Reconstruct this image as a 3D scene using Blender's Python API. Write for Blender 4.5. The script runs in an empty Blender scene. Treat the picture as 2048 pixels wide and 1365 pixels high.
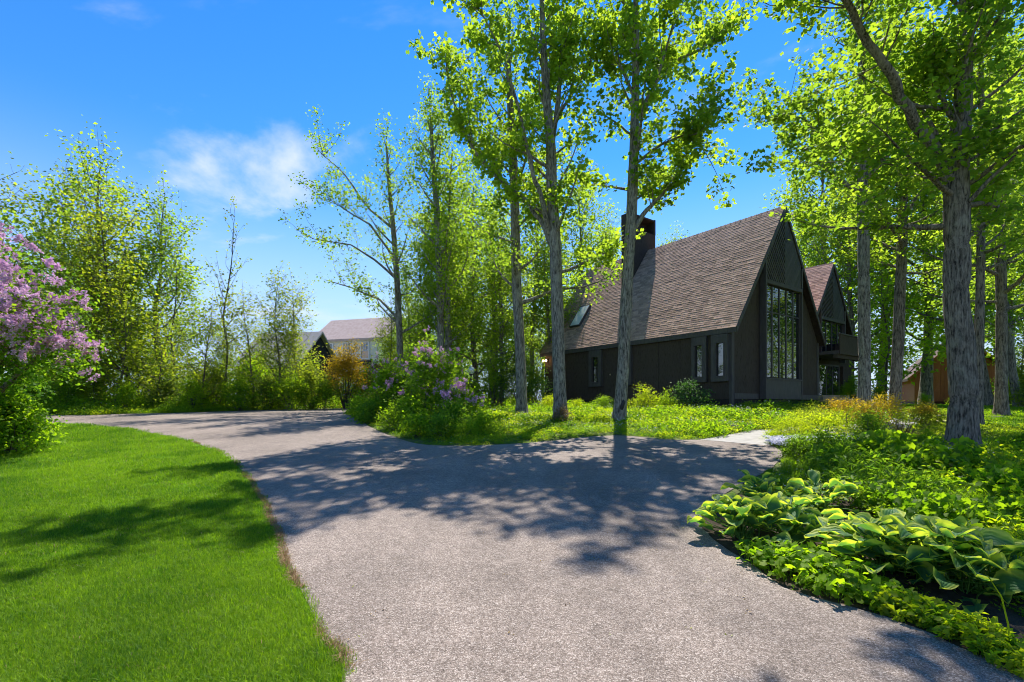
import bpy, bmesh, math, random
import numpy as np
from mathutils import Vector, Matrix, noise as mnoise

# ------------------------------------------------------------------ scene, camera, light
scene = bpy.context.scene
COL = scene.collection
R = math.radians
CAMH = 1.5
FPX, CX, HZ = 945.0, 1024.0, 808.0          # focal length and horizon in photograph pixels
SUN_AZ, SUN_EL = R(17.0), R(56.2)           # azimuth clockwise from straight ahead

cam_d = bpy.data.cameras.new('camera'); cam = bpy.data.objects.new('camera', cam_d); COL.objects.link(cam)
cam_d.sensor_width = 36.0; cam_d.lens = FPX / 2048 * 36.0
cam_d.shift_y = (HZ - 682.5) / 2048.0
cam_d.clip_start = 0.05; cam_d.clip_end = 4000
cam.location = (0, 0, CAMH); cam.rotation_euler = (R(90), 0, 0)
scene.camera = cam

world = bpy.data.worlds.new('World'); scene.world = world; world.use_nodes = True
def build_world():
    nt = world.node_tree; n = nt.nodes; n.clear(); L = nt.links.new
    out = n.new('ShaderNodeOutputWorld'); bg = n.new('ShaderNodeBackground'); bg.inputs[1].default_value = SKY_STRENGTH
    sky = n.new('ShaderNodeTexSky'); sky.sky_type = 'NISHITA'; sky.sun_disc = False
    sky.sun_elevation = SUN_EL; sky.sun_rotation = SUN_AZ
    sky.altitude = 200; sky.air_density = 1.0; sky.dust_density = 0.0; sky.ozone_density = 3.0
    hs = n.new('ShaderNodeHueSaturation'); hs.inputs['Saturation'].default_value = 1.27; hs.inputs['Hue'].default_value = 0.503
    gm = n.new('ShaderNodeGamma'); gm.inputs[1].default_value = 1.12
    L(sky.outputs[0], gm.inputs[0]); L(gm.outputs[0], hs.inputs['Color'])
    # pale haze towards the horizon, the same all round
    tc = n.new('ShaderNodeTexCoord'); sep = n.new('ShaderNodeSeparateXYZ'); L(tc.outputs['Generated'], sep.inputs[0])
    hzr = n.new('ShaderNodeMapRange'); hzr.interpolation_type = 'SMOOTHSTEP'; L(sep.outputs[2], hzr.inputs['Value'])
    hzr.inputs['From Min'].default_value = 0.0; hzr.inputs['From Max'].default_value = 0.46; hzr.inputs['To Min'].default_value = 0.96; hzr.inputs['To Max'].default_value = 0.0
    hm = n.new('ShaderNodeMixRGB'); L(hzr.outputs[0], hm.inputs[0]); L(hs.outputs[0], hm.inputs[1]); hm.inputs[2].default_value = (3.5, 4.3, 5.6, 1)
    # soft fair-weather wisps spread over the whole dome: noise on a plane above
    mz = n.new('ShaderNodeMath'); mz.operation = 'MAXIMUM'; L(sep.outputs[2], mz.inputs[0]); mz.inputs[1].default_value = 0.04
    az = n.new('ShaderNodeMath'); az.operation = 'ADD'; L(mz.outputs[0], az.inputs[0]); az.inputs[1].default_value = 0.12
    dx = n.new('ShaderNodeMath'); dx.operation = 'DIVIDE'; L(sep.outputs[0], dx.inputs[0]); L(az.outputs[0], dx.inputs[1])
    dy = n.new('ShaderNodeMath'); dy.operation = 'DIVIDE'; L(sep.outputs[1], dy.inputs[0]); L(az.outputs[0], dy.inputs[1])
    cmb = n.new('ShaderNodeCombineXYZ'); L(dx.outputs[0], cmb.inputs[0]); L(dy.outputs[0], cmb.inputs[1])
    mp = n.new('ShaderNodeMapping'); L(cmb.outputs[0], mp.inputs[0])
    mp.inputs['Rotation'].default_value = (0, 0, R(20)); mp.inputs['Scale'].default_value = (0.8, 1.15, 1)
    mp.inputs['Location'].default_value = CLOUD_SHIFT
    n1 = n.new('ShaderNodeTexNoise'); n1.inputs['Scale'].default_value = 1.05; n1.inputs['Detail'].default_value = 8
    n1.inputs['Roughness'].default_value = 0.55; n1.inputs['Distortion'].default_value = 0.35
    L(mp.outputs[0], n1.inputs['Vector'])
    rp = n.new('ShaderNodeMapRange'); rp.interpolation_type = 'SMOOTHSTEP'
    rp.inputs['From Min'].default_value = 0.565; rp.inputs['From Max'].default_value = 0.73
    rp.inputs['To Max'].default_value = 0.9
    L(n1.outputs[0], rp.inputs['Value'])
    mx = n.new('ShaderNodeMixRGB'); L(rp.outputs[0], mx.inputs[0]); L(hm.outputs[0], mx.inputs[1])
    mx.inputs[2].default_value = (4.7, 5.1, 5.7, 1)
    L(mx.outputs[0], bg.inputs[0]); L(bg.outputs[0], out.inputs[0])
SKY_STRENGTH = 0.064
CLOUD_SHIFT = (4.968, 8.851, 0.0)
build_world()

sun_d = bpy.data.lights.new('sun', 'SUN'); sun_d.energy = 2.85; sun_d.angle = R(0.5); sun_d.color = (1.0, 0.945, 0.86)
sun = bpy.data.objects.new('sun', sun_d); COL.objects.link(sun)
_s = Vector((math.sin(SUN_AZ) * math.cos(SUN_EL), math.cos(SUN_AZ) * math.cos(SUN_EL), math.sin(SUN_EL)))
sun.rotation_euler = _s.to_track_quat('Z', 'Y').to_euler(); sun.location = _s * 60

vs = scene.view_settings
scene.display_settings.display_device = 'sRGB'
vs.view_transform = 'Standard'; vs.look = 'None'; vs.gamma = 1.0; vs.use_curve_mapping = False
vs.exposure = 1.6
cy = scene.cycles
cy.max_bounces = 7; cy.diffuse_bounces = 3; cy.glossy_bounces = 3; cy.transmission_bounces = 6; cy.transparent_max_bounces = 6
cy.use_denoising = True; cy.use_adaptive_sampling = True; cy.adaptive_threshold = 0.02
cy.filter_width = 1.0
cy.caustics_reflective = False; cy.caustics_refractive = False
scene.render.film_transparent = False

# ------------------------------------------------------------------ helpers
_TY = np.array([-300, 0, 3, 6, 10, 14, 18, 22, 26, 32, 45, 100, 900], float)
_TZ = np.array([0, 0, 0, .13, .41, .68, .93, 1.12, 1.24, 1.33, 1.40, 1.42, 1.42])
HO = np.array([9.48, 20.0]); HA = math.atan2(.577, .817)     # corner of the house roof and its heading
HB = np.array([math.cos(HA), math.sin(HA)]); HN = np.array([-math.sin(HA), math.cos(HA)])
def g(x, y):
    """ground height"""
    x = np.asarray(x, float); y = np.asarray(y, float)
    acc = 0
    for d, w in ((-1.6, .2), (-.8, .2), (0, .2), (.8, .2), (1.6, .2)):
        acc = acc + w * np.interp(y + d, _TY, _TZ)
    # the pad the house stands on
    px = (x - HO[0]) * HB[0] + (y - HO[1]) * HB[1]; py = (x - HO[0]) * HN[0] + (y - HO[1]) * HN[1]
    ddx = np.maximum(np.maximum(-px, px - 16), 0); ddy = np.maximum(np.maximum(-py, py - 14), 0)
    m = np.clip(1 - np.hypot(ddx, ddy) / 6.0, 0, 1); m = m * m * (3 - 2 * m)
    acc = acc + m * np.maximum(1.24 - acc, 0)
    return acc
def gz(x, y): return float(g(x, y))
def P(u, v, Y):
    """point seen at pixel (u, v) at distance Y ahead"""
    return Vector(((u - CX) / FPX * Y, Y, CAMH + (HZ - v) / FPX * Y))
def gp(u, v):
    """ground point seen at pixel (u, v)"""
    k = (u - CX) / FPX; s = (v - HZ) / FPX
    Y = np.arange(.8, 90, .02)
    d = (CAMH - s * Y) - g(k * Y, Y)
    i = np.argmax(d <= 0) if (d <= 0).any() else len(Y) - 1
    return Vector((k * Y[i], Y[i], gz(k * Y[i], Y[i])))

def tag(o, label=None, cat=None, group=None, kind=None):
    if label: o['label'] = label
    if cat: o['category'] = cat
    if group: o['group'] = group
    if kind: o['kind'] = kind
    return o
def empty(name, loc=(0, 0, 0), rz=0.0):
    o = bpy.data.objects.new(name, None); COL.objects.link(o)
    o.location = loc; o.rotation_euler = (0, 0, rz); o.empty_display_size = .3
    return o
def link(name, me, parent=None, loc=None, rot=None, scl=None):
    o = bpy.data.objects.new(name, me); COL.objects.link(o)
    if parent is not None: o.parent = parent
    if loc is not None: o.location = loc
    if rot is not None: o.rotation_euler = rot
    if scl is not None: o.scale = scl if hasattr(scl, '__len__') else (scl,) * 3
    return o
def copy_tree(o, parent=None):
    c = o.copy(); COL.objects.link(c); c.parent = parent
    for ch in list(o.children): copy_tree(ch, c)
    return c

class MB:
    """collects vertices and faces for ONE mesh"""
    def __init__(s): s.v = []; s.f = []; s.m = []; s.t = []
    def add(s, vs, fs, mi=0, tone=0.5):
        b = len(s.v); s.v += [tuple(p) for p in vs]; s.t += [tone] * len(vs)
        for f in fs: s.f.append(tuple(b + i for i in f)); s.m.append(mi)
        return s
    def box(s, x0, x1, y0, y1, z0, z1, mi=0, tone=0.5):
        v = [(x0, y0, z0), (x1, y0, z0), (x1, y1, z0), (x0, y1, z0), (x0, y0, z1), (x1, y0, z1), (x1, y1, z1), (x0, y1, z1)]
        return s.add(v, [(3, 2, 1, 0), (4, 5, 6, 7), (0, 1, 5, 4), (1, 2, 6, 5), (2, 3, 7, 6), (3, 0, 4, 7)], mi, tone)
    def obox(s, M, sx, sy, sz, mi=0, tone=.5):
        v = [M @ Vector((a * sx / 2, b * sy / 2, c * sz / 2)) for c in (-1, 1) for a, b in ((-1, -1), (1, -1), (1, 1), (-1, 1))]
        return s.add(v, [(3, 2, 1, 0), (4, 5, 6, 7), (0, 1, 5, 4), (1, 2, 6, 5), (2, 3, 7, 6), (3, 0, 4, 7)], mi, tone)
    def prism(s, poly, y0, y1, mi=0, tone=.5):
        """polygon in x,z (counter-clockwise seen from -y) pushed from y0 to y1"""
        n = len(poly)
        v = [(x, y0, z) for x, z in poly] + [(x, y1, z) for x, z in poly]
        f = [tuple(range(n)), tuple(range(2 * n - 1, n - 1, -1))]
        f += [(i, i + n, (i + 1) % n + n, (i + 1) % n) for i in range(n)]
        return s.add(v, f, mi, tone)
    def bar(s, a, b, w, h=None, mi=0, tone=.5):
        a = Vector(a); b = Vector(b); d = b - a; h = h or w
        M = Matrix.Translation((a + b) / 2) @ d.to_track_quat('X', 'Z').to_matrix().to_4x4()
        return s.obox(M, d.length, w, h, mi, tone)
    def tube(s, pts, rad, n=6, mi=0, tone=.5, cap=True, rough=0.0, seed=0):
        pts = [Vector(p) for p in pts]; b = len(s.v); up = Vector((0.13, .21, 1)).normalized(); rings = []
        for i, p in enumerate(pts):
            d = (pts[min(i + 1, len(pts) - 1)] - pts[max(i - 1, 0)]).normalized()
            x = d.cross(up if abs(d.dot(up)) < .97 else Vector((1, 0, 0))).normalized()
            if rings and x.dot(px) < 0: x = -x
            px = x; y = d.cross(x)
            rings.append(1)
            for k in range(n):
                a = 2 * math.pi * k / n
                rr = rad[i]
                if rough: rr *= 1 + rough * (mnoise.noise((math.cos(a) * 2.2 + seed, math.sin(a) * 2.2, p.z * .8)) + .8 * mnoise.noise((math.cos(a) * 7 + seed, math.sin(a) * 7, p.z * 1.1)))
                s.v.append(tuple(p + (x * math.cos(a) + y * math.sin(a)) * rr)); s.t.append(tone)
        for i in range(len(pts) - 1):
            for k in range(n):
                k2 = (k + 1) % n
                s.f.append((b + i * n + k, b + (i + 1) * n + k, b + (i + 1) * n + k2, b + i * n + k2)); s.m.append(mi)
        if cap:
            s.f.append(tuple(b + (len(pts) - 1) * n + k for k in range(n))); s.m.append(mi)
            s.f.append(tuple(b + k for k in reversed(range(n)))); s.m.append(mi)
        return s
    def lathe(s, prof, n=20, c=(0, 0), mi=0):
        b = len(s.v)
        for r, z in prof:
            for k in range(n):
                a = 2 * math.pi * k / n; s.v.append((c[0] + r * math.cos(a), c[1] + r * math.sin(a), z)); s.t.append(.5)
        for i in range(len(prof) - 1):
            for k in range(n):
                k2 = (k + 1) % n; s.f.append((b + i * n + k, b + i * n + k2, b + (i + 1) * n + k2, b + (i + 1) * n + k)); s.m.append(mi)
        return s
    def mesh(s, name, mats, smooth=False):
        me = bpy.data.meshes.new(name); me.from_pydata(s.v, [], s.f)
        for m in (mats if isinstance(mats, (list, tuple)) else [mats]): me.materials.append(m)
        me.polygons.foreach_set('material_index', s.m)
        if smooth: me.polygons.foreach_set('use_smooth', [True] * len(s.f))
        at = me.attributes.new('tone', 'FLOAT', 'POINT'); at.data.foreach_set('value', np.array(s.t, np.float32))
        me.update(); return me
    def obj(s, name, mats, parent=None, smooth=False, **k):
        return link(name, s.mesh(name, mats, smooth), parent, **k)

def np_mesh(name, V, F, mats, tone=None, mi=None, smooth=False):
    """mesh from arrays; F is (n,3) or (n,4)"""
    me = bpy.data.meshes.new(name); V = np.ascontiguousarray(V, np.float32); F = np.ascontiguousarray(F, np.int32)
    k = F.shape[1]
    me.vertices.add(len(V)); me.vertices.foreach_set('co', V.ravel())
    me.loops.add(F.size); me.loops.foreach_set('vertex_index', F.ravel())
    me.polygons.add(len(F)); me.polygons.foreach_set('loop_start', np.arange(0, F.size, k, dtype=np.int32))
    for m in (mats if isinstance(mats, (list, tuple)) else [mats]): me.materials.append(m)
    if mi is not None: me.polygons.foreach_set('material_index', np.ascontiguousarray(mi, np.int32))
    if smooth: me.polygons.foreach_set('use_smooth', np.ones(len(F), bool))
    if tone is not None:
        at = me.attributes.new('tone', 'FLOAT', 'POINT'); at.data.foreach_set('value', np.ascontiguousarray(tone, np.float32))
    me.update(calc_edges=True); me.validate(); return me

# ------------------------------------------------------------------ materials
def _mat(name):
    m = bpy.data.materials.new(name); m.use_nodes = True; nt = m.node_tree; nt.nodes.clear()
    out = nt.nodes.new('ShaderNodeOutputMaterial'); return m, nt, out
def _n(nt, t, **k):
    n = nt.nodes.new(t)
    for a, b in k.items():
        if a in n.inputs: n.inputs[a].default_value = b
        else: setattr(n, a, b)
    return n
def ramp(nt, stops, src):
    r = nt.nodes.new('ShaderNodeValToRGB'); e = r.color_ramp.elements
    while len(e) < len(stops): e.new(.5)
    for i, (p, c) in enumerate(stops): e[i].position = p; e[i].color = (*c, 1)
    nt.links.new(src, r.inputs[0]); return r
def surf(name, c1, c2, scale=3.0, rough=.8, stretch=(1, 1, 1), bump=.3, bscale=None, spec=.3, tone=0.0, detail=6, bdist=.02, c3=None):
    """noise-mottled solid surface"""
    m, nt, out = _mat(name); L = nt.links.new
    tc = _n(nt, 'ShaderNodeTexCoord'); mp = _n(nt, 'ShaderNodeMapping'); L(tc.outputs['Object'], mp.inputs[0]); mp.inputs['Scale'].default_value = stretch
    nz = _n(nt, 'ShaderNodeTexNoise', Scale=scale, Detail=detail, Roughness=.6); L(mp.outputs[0], nz.inputs['Vector'])
    st = [(.3, c1), (.7, c2)] if c3 is None else [(.25, c1), (.5, c2), (.72, c3)]
    r = ramp(nt, st, nz.outputs[0]); col = r.outputs[0]
    if tone:
        at = _n(nt, 'ShaderNodeAttribute', attribute_name='tone'); oi = _n(nt, 'ShaderNodeObjectInfo')
        ma = _n(nt, 'ShaderNodeMapRange'); ma.inputs['To Min'].default_value = 1 - tone; ma.inputs['To Max'].default_value = 1 + tone
        L(at.outputs['Fac'], ma.inputs[0])
        mb = _n(nt, 'ShaderNodeMapRange'); mb.inputs['To Min'].default_value = 1 - tone * .5; mb.inputs['To Max'].default_value = 1 + tone * .5
        L(oi.outputs['Random'], mb.inputs[0])
        mm = _n(nt, 'ShaderNodeMath', operation='MULTIPLY'); L(ma.outputs[0], mm.inputs[0]); L(mb.outputs[0], mm.inputs[1])
        vm = _n(nt, 'ShaderNodeVectorMath', operation='SCALE'); L(col, vm.inputs[0]); L(mm.outputs[0], vm.inputs['Scale']); col = vm.outputs[0]
    p = _n(nt, 'ShaderNodeBsdfPrincipled', Roughness=rough); p.inputs['Specular IOR Level'].default_value = spec
    L(col, p.inputs['Base Color'])
    if bump:
        n2 = _n(nt, 'ShaderNodeTexNoise', Scale=bscale or scale * 4, Detail=5, Roughness=.65); L(mp.outputs[0], n2.inputs['Vector'])
        bp = _n(nt, 'ShaderNodeBump', Strength=bump, Distance=bdist); L(n2.outputs[0], bp.inputs['Height']); L(bp.outputs[0], p.inputs['Normal'])
    L(p.outputs[0], out.inputs[0]); return m
def leaf_mat(name, dark, light, trans=None, mix=.5, rough=.6, spec=.22, clump=1.2, var=.25, byloc=0.0):
    """thin leaf: reflects and lets light through; colour differs from leaf to leaf and clump to clump"""
    m, nt, out = _mat(name); L = nt.links.new
    at = _n(nt, 'ShaderNodeAttribute', attribute_name='tone'); tc = _n(nt, 'ShaderNodeTexCoord')
    nz = _n(nt, 'ShaderNodeTexNoise', Scale=clump, Detail=2); L(tc.outputs['Object'], nz.inputs['Vector'])
    ad = _n(nt, 'ShaderNodeMath', operation='MULTIPLY_ADD'); L(nz.outputs[0], ad.inputs[0]); ad.inputs[1].default_value = 1.1; ad.inputs[2].default_value = -.55
    sm = _n(nt, 'ShaderNodeMath', operation='ADD'); L(at.outputs['Fac'], sm.inputs[0]); L(ad.outputs[0], sm.inputs[1])
    oi = _n(nt, 'ShaderNodeObjectInfo')
    om = _n(nt, 'ShaderNodeMath', operation='MULTIPLY_ADD'); L(oi.outputs['Random'], om.inputs[0]); om.inputs[1].default_value = var; om.inputs[2].default_value = -var / 2
    s2 = _n(nt, 'ShaderNodeMath', operation='ADD'); L(sm.outputs[0], s2.inputs[0]); L(om.outputs[0], s2.inputs[1]); s2.use_clamp = True
    if byloc:      # drifts of lighter and darker plants across the ground
        nl = _n(nt, 'ShaderNodeTexNoise', Scale=byloc, Detail=4, Roughness=.65); L(oi.outputs['Location'], nl.inputs['Vector'])
        lm = _n(nt, 'ShaderNodeMath', operation='MULTIPLY_ADD'); L(nl.outputs[0], lm.inputs[0]); lm.inputs[1].default_value = 1.9; lm.inputs[2].default_value = -.95
        s3 = _n(nt, 'ShaderNodeMath', operation='ADD'); L(s2.outputs[0], s3.inputs[0]); L(lm.outputs[0], s3.inputs[1]); s3.use_clamp = True; s2 = s3
    r = ramp(nt, [(0.1, dark), (.9, light)], s2.outputs[0])
    p = _n(nt, 'ShaderNodeBsdfPrincipled', Roughness=rough); p.inputs['Specular IOR Level'].default_value = spec
    L(r.outputs[0], p.inputs['Base Color'])
    tr = _n(nt, 'ShaderNodeBsdfTranslucent')
    t = trans or (1.9, 1.7, .8)
    vm = _n(nt, 'ShaderNodeVectorMath', operation='MULTIPLY'); L(r.outputs[0], vm.inputs[0]); vm.inputs[1].default_value = t
    L(vm.outputs[0], tr.inputs[0])
    mx = _n(nt, 'ShaderNodeMixShader', Fac=mix); L(p.outputs[0], mx.inputs[1]); L(tr.outputs[0], mx.inputs[2]); L(mx.outputs[0], out.inputs[0])
    return m
def glass_mat(name, col=(.012, .014, .016), rough=.015, spec=.9):
    m, nt, out = _mat(name); L = nt.links.new
    p = _n(nt, 'ShaderNodeBsdfPrincipled', Roughness=rough); p.inputs['Base Color'].default_value = (*col, 1)
    p.inputs['Specular IOR Level'].default_value = spec; p.inputs['IOR'].default_value = 1.9
    tc = _n(nt, 'ShaderNodeTexCoord'); nz = _n(nt, 'ShaderNodeTexNoise', Scale=.9, Detail=1); L(tc.outputs['Object'], nz.inputs['Vector'])
    bp = _n(nt, 'ShaderNodeBump', Strength=.05, Distance=.02); L(nz.outputs[0], bp.inputs['Height']); L(bp.outputs[0], p.inputs['Normal'])
    L(p.outputs[0], out.inputs[0]); return m
def emit_mat(name, col, st):
    m, nt, out = _mat(name); e = _n(nt, 'ShaderNodeEmission', Strength=st); e.inputs[0].default_value = (*col, 1)
    nt.links.new(e.outputs[0], out.inputs[0]); return m
def drive_mat():
    """chip-seal driveway: pinkish grey stone chips in dark binder"""
    m, nt, out = _mat('chip_seal'); L = nt.links.new
    tc = _n(nt, 'ShaderNodeTexCoord')
    vo = _n(nt, 'ShaderNodeTexVoronoi', Scale=105.0); vo.feature = 'F1'; L(tc.outputs['Object'], vo.inputs['Vector'])
    vo2 = _n(nt, 'ShaderNodeTexVoronoi', Scale=105.0); vo2.feature = 'DISTANCE_TO_EDGE'; L(tc.outputs['Object'], vo2.inputs['Vector'])
    bw = _n(nt, 'ShaderNodeSeparateColor'); L(vo.outputs['Color'], bw.inputs[0])
    chip = ramp(nt, [(0, (.165, .128, .103)), (.35, (.27, .214, .176)), (.7, (.34, .275, .23)), (1, (.47, .40, .345))], bw.outputs[0])
    ed = _n(nt, 'ShaderNodeMapRange'); ed.inputs['From Max'].default_value = .12; ed.inputs['To Min'].default_value = .32; L(vo2.outputs[0], ed.inputs[0])
    big = _n(nt, 'ShaderNodeTexNoise', Scale=.55, Detail=4, Roughness=.6); L(tc.outputs['Object'], big.inputs['Vector'])
    bg = _n(nt, 'ShaderNodeMapRange'); bg.inputs['From Min'].default_value = .3; bg.inputs['From Max'].default_value = .7; bg.inputs['To Min'].default_value = .76; bg.inputs['To Max'].default_value = 1.12; L(big.outputs[0], bg.inputs[0])
    mid = _n(nt, 'ShaderNodeTexNoise', Scale=9, Detail=4, Roughness=.7); L(tc.outputs['Object'], mid.inputs['Vector'])
    md = _n(nt, 'ShaderNodeMapRange'); md.inputs['From Min'].default_value = .3; md.inputs['From Max'].default_value = .7; md.inputs['To Min'].default_value = .82; md.inputs['To Max'].default_value = 1.16; L(mid.outputs[0], md.inputs[0])
    a = _n(nt, 'ShaderNodeMath', operation='MULTIPLY'); L(ed.outputs[0], a.inputs[0]); L(bg.outputs[0], a.inputs[1])
    b0_ = _n(nt, 'ShaderNodeMath', operation='MULTIPLY'); L(a.outputs[0], b0_.inputs[0]); L(md.outputs[0], b0_.inputs[1])
    # worn tracks: long streaks along the drive, and a few darker stains
    tm = _n(nt, 'ShaderNodeMapping'); L(tc.outputs['Object'], tm.inputs[0]); tm.inputs['Scale'].default_value = (1.1, .14, 1); tm.inputs['Rotation'].default_value = (0, 0, R(16))
    tn = _n(nt, 'ShaderNodeTexNoise', Scale=1.0, Detail=3, Roughness=.5, Distortion=.4); L(tm.outputs[0], tn.inputs['Vector'])
    tr_ = _n(nt, 'ShaderNodeMapRange'); tr_.inputs['From Min'].default_value = .32; tr_.inputs['From Max'].default_value = .66; tr_.inputs['To Min'].default_value = .84; tr_.inputs['To Max'].default_value = 1.10; L(tn.outputs[0], tr_.inputs[0])
    sn = _n(nt, 'ShaderNodeTexNoise', Scale=1.9, Detail=5, Roughness=.7); L(tc.outputs['Object'], sn.inputs['Vector'])
    sr = _n(nt, 'ShaderNodeMapRange'); sr.inputs['From Min'].default_value = .62; sr.inputs['From Max'].default_value = .72; sr.inputs['To Min'].default_value = 1.0; sr.inputs['To Max'].default_value = .80; L(sn.outputs[0], sr.inputs[0])
    b1_ = _n(nt, 'ShaderNodeMath', operation='MULTIPLY'); L(tr_.outputs[0], b1_.inputs[0]); L(sr.outputs[0], b1_.inputs[1])
    b = _n(nt, 'ShaderNodeMath', operation='MULTIPLY'); L(b0_.outputs[0], b.inputs[0]); L(b1_.outputs[0], b.inputs[1])
    vm = _n(nt, 'ShaderNodeVectorMath', operation='SCALE'); L(chip.outputs[0], vm.inputs[0]); L(b.outputs[0], vm.inputs['Scale'])
    p = _n(nt, 'ShaderNodeBsdfPrincipled', Roughness=.85); p.inputs['Specular IOR Level'].default_value = .25; L(vm.outputs[0], p.inputs['Base Color'])
    hm = _n(nt, 'ShaderNodeMath', operation='MULTIPLY'); L(ed.outputs[0], hm.inputs[0]); L(bw.outputs[1], hm.inputs[1])
    bp = _n(nt, 'ShaderNodeBump', Strength=.55, Distance=.008); L(hm.outputs[0], bp.inputs['Height']); L(bp.outputs[0], p.inputs['Normal'])
    L(p.outputs[0], out.inputs[0]); return m
def bark_mat(name, a, b, lichen=(.23, .24, .2), lf=.5):
    m, nt, out = _mat(name); L = nt.links.new
    tc = _n(nt, 'ShaderNodeTexCoord'); mp = _n(nt, 'ShaderNodeMapping'); L(tc.outputs['Object'], mp.inputs[0]); mp.inputs['Scale'].default_value = (1, 1, .16)
    nz = _n(nt, 'ShaderNodeTexNoise', Scale=26, Detail=6, Roughness=.7, Distortion=.3); L(mp.outputs[0], nz.inputs['Vector'])
    r = ramp(nt, [(.38, a), (.60, b)], nz.outputs[0])
    n2 = _n(nt, 'ShaderNodeTexNoise', Scale=3.2, Detail=5, Roughness=.7); L(tc.outputs['Object'], n2.inputs['Vector'])
    lm = _n(nt, 'ShaderNodeMapRange'); lm.inputs['From Min'].default_value = .5; lm.inputs['From Max'].default_value = .72; lm.inputs['To Max'].default_value = lf; L(n2.outputs[0], lm.inputs[0])
    mx = _n(nt, 'ShaderNodeMixRGB'); L(lm.outputs[0], mx.inputs[0]); L(r.outputs[0], mx.inputs[1]); mx.inputs[2].default_value = (*lichen, 1)
    p = _n(nt, 'ShaderNodeBsdfPrincipled', Roughness=.9); p.inputs['Specular IOR Level'].default_value = .15; L(mx.outputs[0], p.inputs['Base Color'])
    bp = _n(nt, 'ShaderNodeBump', Strength=1.0, Distance=.05); L(nz.outputs[0], bp.inputs['Height']); L(bp.outputs[0], p.inputs['Normal'])
    L(p.outputs[0], out.inputs[0]); return m
def hosta_mat():
    """blue-green blade with a yellow margin and pleated veins, from the blade's own uv stored as attributes"""
    m, nt, out = _mat('variegated_leaf'); L = nt.links.new
    at = _n(nt, 'ShaderNodeAttribute', attribute_name='edge'); oi = _n(nt, 'ShaderNodeObjectInfo')
    tc = _n(nt, 'ShaderNodeTexCoord'); nz = _n(nt, 'ShaderNodeTexNoise', Scale=14, Detail=2); L(tc.outputs['Object'], nz.inputs['Vector'])
    ad = _n(nt, 'ShaderNodeMath', operation='MULTIPLY_ADD'); L(nz.outputs[0], ad.inputs[0]); ad.inputs[1].default_value = .5; L(at.outputs['Fac'], ad.inputs[2])
    r = ramp(nt, [(.56, (.085, .20, .07)), (.70, (.19, .32, .06)), (.82, (.46, .52, .085))], ad.outputs[0])
    dv = _n(nt, 'ShaderNodeMath', operation='DIVIDE'); L(ad.outputs[0], dv.inputs[0]); dv.inputs[1].default_value = 1.28
    L(dv.outputs[0], r.inputs[0])
    p = _n(nt, 'ShaderNodeBsdfPrincipled', Roughness=.55); p.inputs['Specular IOR Level'].default_value = .22; L(r.outputs[0], p.inputs['Base Color'])
    vn = _n(nt, 'ShaderNodeAttribute', attribute_name='vein')
    wv = _n(nt, 'ShaderNodeMath', operation='SINE'); L(vn.outputs['Fac'], wv.inputs[0])
    bp = _n(nt, 'ShaderNodeBump', Strength=.35, Distance=.004); L(wv.outputs[0], bp.inputs['Height']); L(bp.outputs[0], p.inputs['Normal'])
    tr = _n(nt, 'ShaderNodeBsdfTranslucent'); vm = _n(nt, 'ShaderNodeVectorMath', operation='MULTIPLY'); L(r.outputs[0], vm.inputs[0]); vm.inputs[1].default_value = (1.7, 1.75, .6); L(vm.outputs[0], tr.inputs[0])
    mx = _n(nt, 'ShaderNodeMixShader', Fac=.48); L(p.outputs[0], mx.inputs[1]); L(tr.outputs[0], mx.inputs[2]); L(mx.outputs[0], out.inputs[0]); return m

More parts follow.
